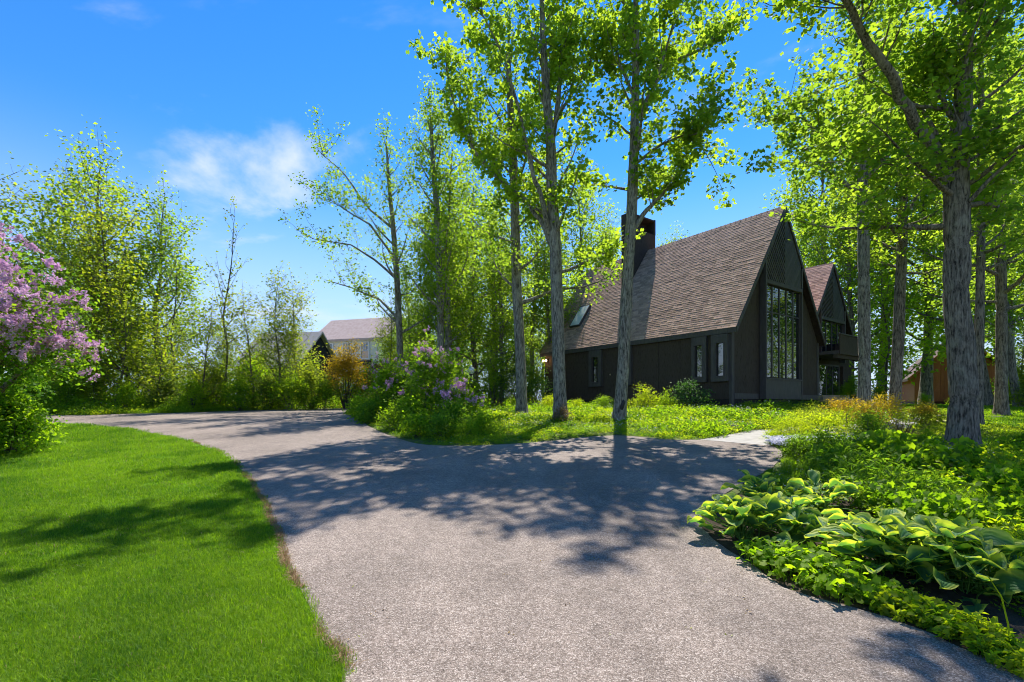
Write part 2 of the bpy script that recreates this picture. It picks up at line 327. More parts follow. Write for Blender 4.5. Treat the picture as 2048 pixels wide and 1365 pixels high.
M = dict(
    drive=drive_mat(),
    soil=surf('soil', (.035, .026, .018), (.09, .068, .048), 9, .95, bump=.8, bscale=60, spec=.1),
    ground=surf('woodland_floor', (.05, .07, .018), (.11, .13, .04), 1.4, .95, bump=.7, bscale=30, spec=.1, c3=(.09, .14, .03)),
    lawn=surf('turf', (.08, .19, .006), (.15, .31, .009), 1.1, .9, bump=.6, bscale=90, spec=.15, c3=(.11, .25, .008)),
    path=surf('concrete_path', (.30, .28, .255), (.42, .40, .37), 6, .9, bump=.35, bscale=80, spec=.2),
    dry=surf('dead_grass', (.22, .13, .06), (.36, .24, .12), 30, .95, bump=.6, bscale=120, spec=.1),
    stain=surf('dark_stained_wood', (.024, .016, .013), (.075, .057, .048), 5, .8, (4, 4, .7), bump=.6, bscale=22, spec=.2, bdist=.012, c3=(.044, .033, .028)),
    trim=surf('dark_painted_trim', (.064, .056, .057), (.096, .086, .087), 4, .6, (3, 3, .6), bump=.25, bscale=30, spec=.3, tone=.12),
    slat=surf('dark_slat_paint', (.058, .053, .053), (.088, .081, .080), 6, .65, bump=.25, bscale=30, spec=.3, tone=.2),
    shingle=surf('brown_shingle', (.37, .225, .165), (.50, .335, .255), 14, .9, bump=.35, bscale=120, spec=.15, tone=.26),
    roofdeck=surf('shingle_underlay', (.03, .022, .02), (.06, .045, .04), 8, .9, bump=.4, spec=.1),
    glass=glass_mat('window_glass'),
    skyl=surf('skylight_glazing', (.62, .66, .67), (.75, .78, .79), 2, .14, bump=.03, spec=1.0),  # pale base colour stands in for sky mirrored in the glazing
    founda=surf('dark_foundation', (.022, .02, .02), (.05, .045, .043), 9, .9, bump=.5, spec=.15),
    white=surf('white_trim', (.66, .66, .64), (.78, .78, .76), 3, .6, bump=.1),
    stone=surf('limestone', (.42, .32, .24), (.58, .46, .36), 5, .9, bump=.6, bscale=25, spec=.15, tone=.1),
    rock=surf('field_stone', (.16, .15, .145), (.34, .33, .32), 6, .9, bump=.8, bscale=18, spec=.15),
    bark=bark_mat('grey_maple_bark', (.055, .046, .037), (.36, .315, .255), (.46, .44, .34), .6),
    bark2=bark_mat('dark_bark', (.04, .031, .024), (.30, .245, .19), (.40, .37, .28), .5),
    bark3=bark_mat('young_bark', (.06, .05, .038), (.18, .15, .115), (.23, .22, .17), .3),
    maple=leaf_mat('maple_leaf', (.08, .148, .018), (.225, .30, .034), (2.45, 2.4, 1.0), .66),
    maple2=leaf_mat('shade_maple_leaf', (.065, .135, .018), (.195, .27, .032), (2.55, 2.45, 1.0), .66),  # a deeper green than the other maple leaf
    yell=leaf_mat('spring_yellow_leaf', (.09, .15, .018), (.25, .29, .032), (2.2, 2.1, .7), .63),
    olive=leaf_mat('olive_leaf', (.075, .125, .022), (.21, .255, .045), (2.1, 2.05, .8), .62),
    lilac_leaf=leaf_mat('lilac_leaf', (.06, .14, .018), (.18, .28, .03), (2.4, 2.3, .6), .6, .6, .2),
    shrub=leaf_mat('shrub_leaf', (.08, .17, .012), (.22, .33, .022), (2.4, 2.3, .5), .6),
    dkshrub=leaf_mat('dark_evergreen_leaf', (.035, .09, .03), (.085, .17, .046), (1.6, 1.7, .7), .4, .6, .2),
    lime=leaf_mat('lime_leaf', (.18, .26, .015), (.38, .44, .028), (2.2, 2.1, .5), .6),
    gold=leaf_mat('golden_leaf', (.26, .20, .02), (.50, .37, .035), (1.6, 1.4, .4), .48),
    amber=leaf_mat('orange_leaf', (.34, .25, .025), (.54, .42, .045), (1.6, 1.5, .5), .45),
    brownleaf=leaf_mat('bronze_leaf', (.14, .10, .04), (.30, .21, .08), (1.3, 1.2, .8), .4),
    straw=leaf_mat('dry_stem', (.16, .095, .045), (.30, .19, .095), (1.1, 1.1, 1.0), .2),
    cover=leaf_mat('ground_cover_leaf', (.06, .14, .012), (.19, .30, .02), (2.3, 2.2, .5), .6, var=.5, byloc=.9),
    coverb=leaf_mat('bluish_cover_leaf', (.06, .14, .045), (.15, .25, .075), (1.7, 1.7, .8), .45, var=.4, byloc=.9),
    grass=leaf_mat('grass_blade', (.055, .155, .008), (.245, .385, .02), (1.6, 1.6, .4), .47, .55, .2, clump=.5, var=.3, byloc=.8),
    straws=leaf_mat('dead_blade', (.24, .15, .07), (.42, .30, .15), (1.1, 1, 1), .3),
    petal=leaf_mat('lilac_petal', (.50, .27, .44), (.84, .56, .76), (1.1, 1, 1.1), .35, .6, .2, var=.5),
    petalp=leaf_mat('pink_petal', (.52, .27, .50), (.82, .55, .76), (1.1, 1, 1.1), .35, .6, .2, var=.4),
    petalw=leaf_mat('white_petal', (.50, .50, .60), (.80, .80, .86), (1, 1, 1), .3, .6, .2),
    hosta=hosta_mat(),
    cedar=surf('cedar_siding', (.27, .085, .04), (.38, .13, .062), 4, .8, (6, 6, .5), bump=.4, spec=.2, tone=.12),
    cedarroof=surf('cabin_roof', (.10, .075, .065), (.17, .13, .11), 9, .9, bump=.5, spec=.1),
    bgray=surf('pale_grey_siding', (.50, .53, .53), (.58, .60, .60), 2, .8, bump=.15),
    bcream=surf('cream_siding', (.55, .56, .50), (.63, .63, .57), 2, .8, bump=.15),
    broof=surf('faded_brown_roof', (.42, .31, .27), (.54, .43, .38), 3, .9, bump=.4, spec=.1),
    groof=surf('faded_grey_roof', (.32, .29, .26), (.42, .39, .35), 3, .9, bump=.4, spec=.1),
    black=surf('black_metal', (.012, .012, .012), (.02, .02, .02), 4, .4, bump=0),
    bulb=emit_mat('warm_bulb', (1, .62, .3), 14),
)
def globe_glass():
    m, nt, out = _mat('clear_globe'); L = nt.links.new
    gl = _n(nt, 'ShaderNodeBsdfGlossy', Roughness=.03); tr = _n(nt, 'ShaderNodeBsdfTransparent'); tr.inputs[0].default_value = (.93, .95, .95, 1)
    df = _n(nt, 'ShaderNodeBsdfDiffuse'); df.inputs[0].default_value = (.6, .62, .6, 1)
    m1 = _n(nt, 'ShaderNodeMixShader', Fac=.42); L(tr.outputs[0], m1.inputs[1]); L(df.outputs[0], m1.inputs[2])
    mx = _n(nt, 'ShaderNodeMixShader', Fac=.25); L(m1.outputs[0], mx.inputs[1]); L(gl.outputs[0], mx.inputs[2]); L(mx.outputs[0], out.inputs[0]); return m
M['globe'] = globe_glass()

# ------------------------------------------------------------------ ground, driveway, lawn, path
def catmull(pts, n=8, closed=False):
    out = []; P_ = [Vector((p[0], p[1])) for p in pts]; N = len(P_)
    for i in range(N if closed else N - 1):
        p0 = P_[(i - 1) % N] if (closed or i > 0) else P_[0]; p1 = P_[i]; p2 = P_[(i + 1) % N]; p3 = P_[(i + 2) % N] if (closed or i + 2 < N) else P_[-1]
        for k in range(n):
            t = k / n
            out.append(.5 * ((2 * p1) + (p2 - p0) * t + (2 * p0 - 5 * p1 + 4 * p2 - p3) * t * t + (3 * p1 - p0 - 3 * p2 + p3) * t ** 3))
    if not closed: out.append(P_[-1])
    return out
def jitter(pts, amp, sc=1.3, seed=0):
    return [Vector((p[0] + amp * mnoise.noise((p[0] * sc, p[1] * sc, seed)) + amp * .6 * mnoise.noise((p[0] * sc * 5, p[1] * sc * 5, seed + 3)),
                    p[1] + amp * mnoise.noise((p[0] * sc, p[1] * sc, seed + 7)) + amp * .6 * mnoise.noise((p[0] * sc * 5, p[1] * sc * 5, seed + 9)))) for p in pts]
def sheet(name, poly, mat, dz, cell=.6):
    bm = bmesh.new(); bm.faces.new([bm.verts.new((p[0], p[1], 0)) for p in poly])
    xs = [p[0] for p in poly]; ys = [p[1] for p in poly]
    for ax, lo, hi in ((0, min(xs), max(xs)), (1, min(ys), max(ys))):
        c = lo + cell
        while c < hi:
            co = (c, 0, 0) if ax == 0 else (0, c, 0); no = (1, 0, 0) if ax == 0 else (0, 1, 0)
            bmesh.ops.bisect_plane(bm, geom=bm.verts[:] + bm.edges[:] + bm.faces[:], plane_co=co, plane_no=no)
            c += cell
    bmesh.ops.triangulate(bm, faces=[f for f in bm.faces if len(f.verts) > 4])
    for v in bm.verts: v.co.z = gz(v.co.x, v.co.y) + dz
    bmesh.ops.recalc_face_normals(bm, faces=bm.faces)
    me = bpy.data.meshes.new(name); bm.to_mesh(me); bm.free()
    if len(me.polygons) and me.polygons[0].normal.z < 0: me.flip_normals()
    me.materials.append(mat); me.polygons.foreach_set('use_smooth', [True] * len(me.polygons))
    return tag(link(name, me), kind='structure')
def inside(poly, x, y):
    x = np.asarray(x); y = np.asarray(y); r = np.zeros(x.shape, bool)
    px = np.array([p[0] for p in poly]); py = np.array([p[1] for p in poly]); j = len(poly) - 1
    for i in range(len(poly)):
        c = ((py[i] > y) != (py[j] > y)) & (x < (px[j] - px[i]) * (y - py[i]) / (py[j] - py[i] + 1e-12) + px[i])
        r ^= c; j = i
    return r
def edge_dist(line, x, y):
    d = np.full(np.shape(x), 1e9)
    for a, b in zip(line[:-1], line[1:]):
        ax, ay, bx, by = a[0], a[1], b[0], b[1]; L2 = (bx - ax) ** 2 + (by - ay) ** 2 + 1e-9
        t = np.clip(((x - ax) * (bx - ax) + (y - ay) * (by - ay)) / L2, 0, 1)
        d = np.minimum(d, np.hypot(x - ax - t * (bx - ax), y - ay - t * (by - ay)))
    return d

cx_ = np.concatenate([-np.geomspace(900, 42, 16), np.arange(-40, 48.1, .8), np.geomspace(50, 900, 16)])
cy_ = np.concatenate([-np.geomspace(300, 12, 10), np.arange(-10, 60.1, .8), np.geomspace(62, 900, 18)])
GX, GY = np.meshgrid(cx_, cy_); GZ = g(GX, GY)
nx, ny = len(cx_), len(cy_)
ii = (np.arange(ny - 1)[:, None] * nx + np.arange(nx - 1)[None]).ravel()
me = np_mesh('ground', np.stack([GX.ravel(), GY.ravel(), GZ.ravel()], 1), np.stack([ii, ii + 1, ii + nx + 1, ii + nx], 1), M['ground'], smooth=True)
tag(link('ground', me), kind='structure')

def gl(pts): return [gp(*p).xy for p in pts]
lawn_edge = catmull([(-.35, -6), (-.42, -2), (-.55, .8)] + gl([(682, 1365), (640, 1268), (600, 1182), (563, 1105), (541, 1045), (502, 972), (455, 916), (385, 886), (300, 867), (200, 853), (105, 849)]) + [(-21, 16.0), (-30, 15.5)], 8)
lawn_edge = jitter(lawn_edge, .035)
bed_edge = catmull([(4.4, -6), (3.9, -2), (3.35, 1.2)] + gl([(2048, 1345), (1950, 1312), (1800, 1248), (1690, 1216), (1580, 1182), (1500, 1134), (1425, 1082), (1398, 1042), (1425, 1005), (1500, 962), (1545, 935), (1566, 908), (1541, 893)]), 6)
bed_edge = jitter(bed_edge, .04, seed=4)
isl_edge = catmull(gl([(1400, 881), (1330, 880), (1235, 872), (1150, 878), (1080, 885), (1000, 891), (930, 893), (835, 889), (770, 868), (735, 852), (708, 836)]) + [(-7.6, 21.5), (-7.0, 24.5), (-4, 27.5), (1, 29.5)], 8)
isl_edge = jitter(isl_edge, .05, seed=8)
far_edge = catmull([(1, 33), (-5, 31), (-9.5, 27)] + gl([(690, 817), (600, 819), (500, 822), (380, 826), (250, 829), (105, 832)]) + [(-30, 20.2)], 8)
far_edge = jitter(far_edge, .06, seed=12)
path_l = catmull(gl([(1400, 881), (1468, 869), (1516, 861)]) + [(9.3, 15.0), (11.5, 15.9), (14.2, 18.6), (16.1, 20.9)], 6)
path_r = catmull([(16.9, 19.9), (15.1, 17.4), (12.0, 14.4), (9.3, 13.2)] + gl([(1545, 868), (1541, 893)]), 6)
drive_poly = list(lawn_edge)[::-1] + bed_edge + isl_edge + far_edge
sheet('driveway', drive_poly, M['drive'], .012, .7)
path_poly = path_l + path_r
sheet('path', path_poly, M['path'], .016, .7)
lawn_poly = list(lawn_edge) + [Vector((-30, -6))]
sheet('lawn', lawn_poly, M['lawn'], .006, .7)
rlawn_poly = catmull(gl([(1990, 842), (1900, 826)]) + [(26, 30), (24, 36), (34, 44), (60, 40), (60, 14), (30, 12)] + gl([(2060, 862)]), 4, True)
sheet('side_lawn', rlawn_poly, M['lawn'], .006, 1.0)

# ------------------------------------------------------------------ scatter (for stuff nobody could count)
def scatter(name, label, cat, pts, protos, idx, scl, rz, tilt=.12, seed=0, parent=None):
    """ONE object whose points carry copies of small tufts"""
    rng = np.random.default_rng(seed); n = len(pts)
    me = bpy.data.meshes.new(name); me.vertices.add(n); me.vertices.foreach_set('co', np.ascontiguousarray(pts, np.float32).ravel())
    rot = np.stack([rng.normal(0, tilt, n), rng.normal(0, tilt, n), rz], 1).astype(np.float32)
    a = me.attributes.new('rot', 'FLOAT_VECTOR', 'POINT'); a.data.foreach_set('vector', rot.ravel())
    a = me.attributes.new('scl', 'FLOAT', 'POINT'); a.data.foreach_set('value', np.ascontiguousarray(scl, np.float32))
    a = me.attributes.new('idx', 'INT', 'POINT'); a.data.foreach_set('value', np.ascontiguousarray(idx, np.int32))
    o = link(name, me, parent)
    ng = bpy.data.node_groups.new(name + '_scatter', 'GeometryNodeTree'); n_ = ng.nodes; L = ng.links.new
    ng.interface.new_socket('Geometry', in_out='INPUT', socket_type='NodeSocketGeometry'); ng.interface.new_socket('Geometry', in_out='OUTPUT', socket_type='NodeSocketGeometry')
    gi = n_.new('NodeGroupInput'); go = n_.new('NodeGroupOutput'); jn = n_.new('GeometryNodeJoinGeometry')
    def na(nm, ty):
        q = n_.new('GeometryNodeInputNamedAttribute'); q.data_type = ty; q.inputs['Name'].default_value = nm; return q
    ar, as_, ai = na('rot', 'FLOAT_VECTOR'), na('scl', 'FLOAT'), na('idx', 'INT')
    er = n_.new('FunctionNodeEulerToRotation'); L(ar.outputs[0], er.inputs[0])
    for k, pm in enumerate(protos):
        po = bpy.data.objects.new(pm.name + '_tuft', pm)
        oi = n_.new('GeometryNodeObjectInfo'); oi.inputs['Object'].default_value = po; oi.inputs['As Instance'].default_value = True
        cp = n_.new('FunctionNodeCompare'); cp.data_type = 'INT'; cp.operation = 'EQUAL'; L(ai.outputs[0], cp.inputs[2]); cp.inputs[3].default_value = k
        ip = n_.new('GeometryNodeInstanceOnPoints'); L(gi.outputs[0], ip.inputs['Points']); L(cp.outputs[0], ip.inputs['Selection'])
        L(oi.outputs['Geometry'], ip.inputs['Instance']); L(er.outputs[0], ip.inputs['Rotation']); L(as_.outputs[0], ip.inputs['Scale'])
        L(ip.outputs[0], jn.inputs[0])
    L(jn.outputs[0], go.inputs[0])
    md = o.modifiers.new('scatter', 'NODES'); md.node_group = ng
    return tag(o, label, cat, kind='stuff')

# ------------------------------------------------------------------ leaves
LEAF = {
    'kite': (np.array([(0, 0, 0), (-.36, .42, .10), (0, 1, -.12), (.36, .42, .10)]), np.array([(0, 2, 1), (0, 3, 2)])),
    'maple': (np.array([(0, 0, 0), (-.5, .25, .05), (-.25, .5, .06), (-.42, .82, -.04), (0, 1.0, -.1), (.42, .82, -.04), (.25, .5, .06), (.5, .25, .05), (0, .5, -.02)]),
              np.array([(0, 8, 1), (1, 8, 2), (2, 8, 3), (3, 8, 4), (4, 8, 5), (5, 8, 6), (6, 8, 7), (7, 8, 0)])),
    'heart': (np.array([(0, 0, 0), (-.38, .22, .07), (-.3, .62, .05), (0, 1, -.14), (.3, .62, .05), (.38, .22, .07), (0, .5, -.03)]),
              np.array([(0, 6, 1), (1, 6, 2), (2, 6, 3), (3, 6, 4), (4, 6, 5), (5, 6, 0)])),
    'lance': (np.array([(0, 0, 0), (-.14, .4, .04), (0, 1, -.12), (.14, .4, .04)]), np.array([(0, 2, 1), (0, 3, 2)])),
}
def leaves(pos, size, rng, kind='kite', up=.9, tone=None, outdir=None, droop=.25):
    """arrays for one leaf at every position"""
    n = len(pos); T, F = LEAF[kind]
    nr = rng.normal(0, 1, (n, 3)); nr[:, 2] = np.abs(nr[:, 2]) * .6 + up; nr /= np.linalg.norm(nr, axis=1, keepdims=True)
    d = rng.normal(0, 1, (n, 3)) if outdir is None else outdir + rng.normal(0, .55, (n, 3))
    d[:, 2] -= droop
    d -= (d * nr).sum(1, keepdims=True) * nr; d /= np.linalg.norm(d, axis=1, keepdims=True) + 1e-9
    x = np.cross(d, nr); s = size * rng.uniform(.65, 1.25, n)
    V = pos[:, None, :] + s[:, None, None] * (T[None, :, 0, None] * x[:, None] + T[None, :, 1, None] * d[:, None] + T[None, :, 2, None] * nr[:, None])
    Fo = (F[None] + (np.arange(n) * len(T))[:, None, None]).reshape(-1, 3)
    if tone is None: tone = np.clip(rng.normal(.5, .22, n), 0, 1)
    return V.reshape(-1, 3), Fo, np.repeat(tone, len(T))
def tri(F4): return np.concatenate([F4[:, [0, 1, 2]], F4[:, [0, 2, 3]]])
class LB:
    """leaf builder: joins leaf arrays (material by index) into one mesh"""
    def __init__(s): s.V = []; s.F = []; s.T = []; s.Mi = []; s.n = 0
    def add(s, V, F, T, mi=0):
        s.V.append(V); s.F.append(F + s.n); s.T.append(T); s.Mi.append(np.full(len(F), mi)); s.n += len(V); return s
    def addmb(s, mb, mi):
        """tubes collected in an MB as triangles"""
        F = []
        for f in mb.f:
            for k in range(1, len(f) - 1): F.append((f[0], f[k], f[k + 1]))
        if F: s.add(np.array(mb.v), np.array(F), np.array(mb.t), mi)
        return s
    def mesh(s, name, mats):
        return np_mesh(name, np.concatenate(s.V), np.concatenate(s.F), mats, np.concatenate(s.T), np.concatenate(s.Mi))

def blade_patch(name, n, rad, h, w, mat, seed, lean=.35, dry=0.0):
    """a patch of grass blades, two triangles and a tip each"""
    rng = np.random.default_rng(seed)
    r = rad * np.sqrt(rng.random(n)); a = rng.random(n) * 6.283; b = np.stack([r * np.cos(a), r * np.sin(a), np.zeros(n)], 1)
    az = rng.random(n) * 6.283; d = np.stack([np.cos(az), np.sin(az), np.zeros(n)], 1); sd = np.stack([-np.sin(az), np.cos(az), np.zeros(n)], 1)
    hh = h * rng.uniform(.55, 1.2, n); le = np.abs(rng.normal(0, lean, n)) + .08
    z = np.array([0, 0, 1.0])
    ww = (w * rng.uniform(.7, 1.3, n))[:, None]
    m = b + d * (hh * le * .35)[:, None] + z * (hh * .6)[:, None]; t = b + d * (hh * le * 1.1)[:, None] + z * (hh * (1 - .25 * le))[:, None]
    V = np.stack([b - sd * ww, b + sd * ww, m + sd * ww * .8, m - sd * ww * .8, t], 1)
    F = np.array([(0, 1, 2), (0, 2, 3), (3, 2, 4)])
    Fo = (F[None] + (np.arange(n) * 5)[:, None, None]).reshape(-1, 3)
    to = np.repeat(np.clip(rng.normal(.5, .25, n), 0, 1), 5)
    mi = np.repeat((rng.random(n) < dry).astype(int), 3)
    return np_mesh(name, V.reshape(-1, 3), Fo, [mat, M['straws']], to, mi)
def fan_pts(n, rng, poly, y0, y1, pw=1.0, k0=-1.35, k1=1.3):
    """random ground points, denser towards the viewer's side of the area, kept inside the polygon"""
    Y = y0 * (y1 / y0) ** (rng.random(n) ** pw); X = Y * rng.uniform(k0, k1, n)
    m = inside(poly, X, Y); return X[m], Y[m]

rng = np.random.default_rng(5)
X1, Y1 = fan_pts(70000, rng, lawn_poly, .9, 22, 1.0, -1.45, .2)
ed = edge_dist(lawn_edge, X1, Y1); keep = (ed > .02); X1, Y1, ed = X1[keep], Y1[keep], ed[keep]
gp1 = [blade_patch('grass_tuft', 46, .085, .034, .0015, M['grass'], 1), blade_patch('grass_tuft', 46, .085, .040, .0015, M['grass'], 2, .5), blade_patch('grass_tuft', 40, .09, .030, .0016, M['grass'], 3, .5, .08)]
idx = rng.choice(3, len(X1), p=[.45, .4, .15])
sc = rng.uniform(.8, 1.25, len(X1)) * (1 + np.clip((Y1 - 4) / 9, 0, 1.2))
scatter('lawn_grass', 'bright green mown grass of the lawn left of the driveway', 'grass', np.stack([X1, Y1, g(X1, Y1) + .004], 1), gp1, idx, sc, rng.random(len(X1)) * 6.283, .08, 3)
# dead brown fringe where the lawn meets the driveway
seg = [p for p in lawn_edge if .8 < p[1] < 12]
fx, fy = [], []
for a, b in zip(seg[:-1], seg[1:]):
    L_ = (b - a).length
    for k in range(int(L_ / .012)):
        q = a.lerp(b, random.Random(len(fx)).random()); w_ = .5 + .5 * mnoise.noise((q.x * 1.7, q.y * 1.7, 5))
        if mnoise.noise((q.x * 1.1, q.y * 1.1, 2)) > -.12: fx.append(q.x + np.random.default_rng(len(fx)).normal(.035, .03) * w_); fy.append(q.y)
fx = np.array(fx); fy = np.array(fy)
dp = [blade_patch('dry_tuft', 22, .03, .028, .0016, M['straws'], 7, 1.0), blade_patch('dry_tuft', 18, .03, .02, .0016, M['straws'], 8, 1.3)]
scatter('dead_grass_fringe', 'dead brown grass fringe between lawn and driveway', 'dead grass', np.stack([fx, fy, g(fx, fy) + .012], 1), dp, rng.choice(2, len(fx)), rng.uniform(.6, 1.5, len(fx)), rng.random(len(fx)) * 6.28, .2, 4)
X2, Y2 = fan_pts(9000, rng, rlawn_poly, 12, 60, 1.0, .7, 1.5)
gp2 = [blade_patch('grass_tuft', 60, .22, .09, .006, M['grass'], 11), blade_patch('grass_tuft', 60, .22, .08, .006, M['grass'], 12, .5)]
scatter('side_lawn_grass', 'sunlit grass of the lawn behind the big right tree', 'grass', np.stack([X2, Y2, g(X2, Y2) + .004], 1), gp2, rng.choice(2, len(X2)), rng.uniform(.8, 1.5, len(X2)), rng.random(len(X2)) * 6.28, .1, 5)

# ------------------------------------------------------------------ the dark house
house = tag(empty('dark_house', (HO[0], HO[1], CAMH), HA), 'dark stained house with steep brown shingle roof and tall gable window', 'house')
HW, ZE, ZR, LEN = 4.32, 3.28, 9.42, 13.25
SL = (ZR - ZE) / HW; PIT = math.atan(SL); SLEN = math.hypot(HW, ZR - ZE)
def hz(x, c=HW, ze=ZE, hw=HW): return ze + SL * (hw - abs(x - c))       # height of the roof's upper face at x
def hloc(u, v, plane):
    """house coordinates of pixel (u, v) on a plane (normal, d) given in house coordinates"""
    n, d = plane; dirw = Vector(((u - CX) / FPX, 1, (HZ - v) / FPX))
    inv = Matrix.Rotation(-HA, 3, 'Z'); o = inv @ Vector((-HO[0], -HO[1], 0)); dr = inv @ dirw
    t = (d - o.dot(n)) / dr.dot(n); return o + dr * t
ROOFN = Vector((-math.sin(PIT), 0, math.cos(PIT))); ROOFD = ROOFN.dot(Vector((0, 0, ZE)))

# walls: one shell, gable ends set back from the roof edge
zu = .30
w = MB(); w.prism([(.15, -1.0), (8.49, -1.0), (8.49, hz(8.49) - zu), (HW, ZR - zu), (.15, hz(.15) - zu)], .32, LEN - .3)
w.obj('wall', M['stain'], house)
MB().prism([(.12, -1.0), (8.52, -1.0), (8.52, .20), (.12, .20)], .27, LEN - .25).obj('foundation', M['founda'], house)
# plywood panels with vertical joints on the side wall, proud of the shell
yy = .36; k = 0
while yy < LEN - .9:
    y2 = min(yy + 1.22, LEN - .35)
    MB().box(.105, .148, yy + .006, y2 - .006, .22, ZE - .02).obj('panel', M['stain'], house); yy = y2
for x0, x1 in ((.16, 1.30), (1.312, 2.50), (6.10, 7.28), (7.292, 8.47)):
    p = [(x0, .24), (x1, .24), (x1, hz(x1) - .3), (x0, hz(x0) - .3)]
    MB().prism(p, .275, .317).obj('panel', M['stain'], house)
MB().box(.10, .30, .24, .36, -.1, hz(.2) - .32).obj('corner_board', M['trim'], house)
MB().box(8.36, 8.54, .24, .36, -.1, hz(8.45) - .32).obj('corner_board', M['trim'], house)
MB().box(.31, 2.30, .225, .272, .22, .46).obj('plinth_board', M['trim'], house)
MB().box(2.46, 8.36, -.03, .05, .21, .44).obj('plinth_board', M['trim'], house)
MB().box(6.05, 8.36, .05, .272, .215, .435).obj('plinth_board', M['founda'], house)

# ---- roof
roof = MB()
roof.prism([(0, ZE - .20), (HW - .001, ZR - .20), (HW - .001, ZR - .002), (0, ZE - .002)], 0, LEN)
roof.prism([(HW + .001, ZR - .20), (2 * HW, ZE - .20), (2 * HW, ZE - .002), (HW + .001, ZR - .002)], 0, LEN)
roof = roof.obj('roof', M['roofdeck'], house)
EXPO, SW = .131, .30
rs = random.Random(11)
def shingle_mesh(t, tone, w_):
    m = MB(); a = w_ / 2 - .002
    v = [(-a, 0, .001), (a, 0, .001), (a, 0, t), (-a, 0, t), (-a, EXPO + .05, .001), (a, EXPO + .05, .001), (a, EXPO + .05, .005), (-a, EXPO + .05, .005)]
    m.add(v, [(0, 1, 2, 3), (3, 2, 6, 7), (4, 7, 6, 5), (0, 3, 7, 4), (1, 5, 6, 2)], 0, tone); return m
SV = [(t, tn, w_) for t in (.013, .0165, .020) for tn in (.1, .45, .7, 1.0) for w_ in (SW * .72, SW, SW * 1.25)]
def slope_mats(c, ze, hw, y0, y1, sgn):
    """placement of every shingle on one slope: matrix and variant"""
    pit = math.atan(SL); out = []; b = 0.0; kk = 0; slen = math.hypot(hw, SL * hw)
    while b < slen - .06:
        y = y0 + rs.random() * .012
        while y < y1 - .03:
            vi = rs.choice([0, 1, 1, 1, 2]) * 12 + rs.randrange(4) * 3 + rs.randrange(3); w_ = SV[vi][2]
            if y + w_ > y1 + .02: vi = (vi // 3) * 3; w_ = SV[vi][2]
            s = Vector((math.cos(pit) * sgn, 0, math.sin(pit))); nr = Vector((-math.sin(pit) * sgn, 0, math.cos(pit)))
            o = Vector((c - sgn * hw, 0, ze)) + s * (b - .03 + rs.gauss(0, .003)) + nr * .004; o.y = y + w_ / 2
            ax = s.cross(nr)
            mt = Matrix(((ax.x, s.x, nr.x, o.x), (ax.y, s.y, nr.y, o.y), (ax.z, s.z, nr.z, o.z), (0, 0, 0, 1)))
            out.append((mt, vi)); y += w_
        b += EXPO; kk += 1
    return out
def shingle_field(name, items, parent):
    f = MB()
    for mt, vi in items:
        m = shingle_mesh(*SV[vi]); f.add([mt @ Vector(p) for p in m.v], m.f, 0, m.t[0])
    return tag(f.obj(name, M['shingle'], parent), kind='stuff')
items = slope_mats(HW, ZE, HW, -.02, LEN + .02, 1)
camh = Vector((0, 0, 0)); camh.xy = (-(HO[0] * HB[0] + HO[1] * HB[1]), -(HO[0] * HN[0] + HO[1] * HN[1]))
items.sort(key=lambda q: (q[0].translation - camh).length)
sm_ = {}
for mt, vi in items[:290]:
    if vi not in sm_: sm_[vi] = shingle_mesh(*SV[vi]).mesh('shingle', M['shingle'])
    o = link('shingle', sm_[vi], roof); o.matrix_basis = mt
shingle_field('shingle_field', items[290:], roof)
shingle_field('shingle_field', slope_mats(HW, ZE, HW, -.02, LEN + .02, -1), roof)
y = 0.0
while y < LEN - .1:       # ridge caps
    c = MB(); t = .03 + rs.random() * .012
    c.add([(-.16, 0, -.16 * SL + t), (0, 0, t + .012), (.16, 0, -.16 * SL + t), (-.16, .3, -.16 * SL + .012), (0, .3, .02), (.16, .3, -.16 * SL + .012), (-.16, 0, -.16 * SL), (.16, 0, -.16 * SL)],
          [(0, 1, 4, 3), (1, 2, 5, 4), (6, 7, 2, 1, 0)], 0, rs.random())
    if y == 0: cap_me = [c.mesh('ridge_cap', M['shingle'])]
    elif len(cap_me) < 5: cap_me.append(c.mesh('ridge_cap', M['shingle']))
    link('ridge_cap', rs.choice(cap_me), roof, (HW, y, ZR)); y += .27
for y0, y1 in ((-.045, 0), (LEN, LEN + .045)):          # rake boards
    for s in (0, 1):
        a = [(0, ZE - .26), (HW, ZR - .26), (HW, ZR + .004), (0, ZE + .004)]
        if s: a = [(2 * HW - x, z) for x, z in a][::-1]
        MB().prism(a, y0, y1).obj('rake_board', M['trim'], roof)
for x0 in (-.03, 2 * HW + .002):
    MB().box(x0, x0 + .028, 0, LEN, ZE - .24, ZE - .01).obj('fascia', M['trim'], roof)
# skylight on the left slope
sb = [hloc(u, v, (ROOFN, ROOFD)) for u, v in ((1141, 656), (1161, 654), (1182, 614), (1164, 615.5))]
y0, y1 = sorted(((sb[0].y + sb[3].y) / 2, (sb[1].y + sb[2].y) / 2)); x0, x1 = (sb[0].x + sb[1].x) / 2, (sb[2].x + sb[3].x) / 2
SX = Vector((math.cos(PIT), 0, math.sin(PIT)))
oc = Vector(((x0 + x1) / 2, (y0 + y1) / 2, hz((x0 + x1) / 2))); sl_ = (x1 - x0) / math.cos(PIT)
SM = Matrix(((0, SX.x, ROOFN.x, oc.x), (-1, 0, 0, oc.y), (0, SX.z, ROOFN.z, oc.z), (0, 0, 0, 1)))
wd = y1 - y0
sk = MB(); sk.obox(SM @ Matrix.Translation((-wd / 2 + .03, 0, .07)), .07, sl_, .16); sk.obox(SM @ Matrix.Translation((wd / 2 - .03, 0, .07)), .07, sl_, .16)
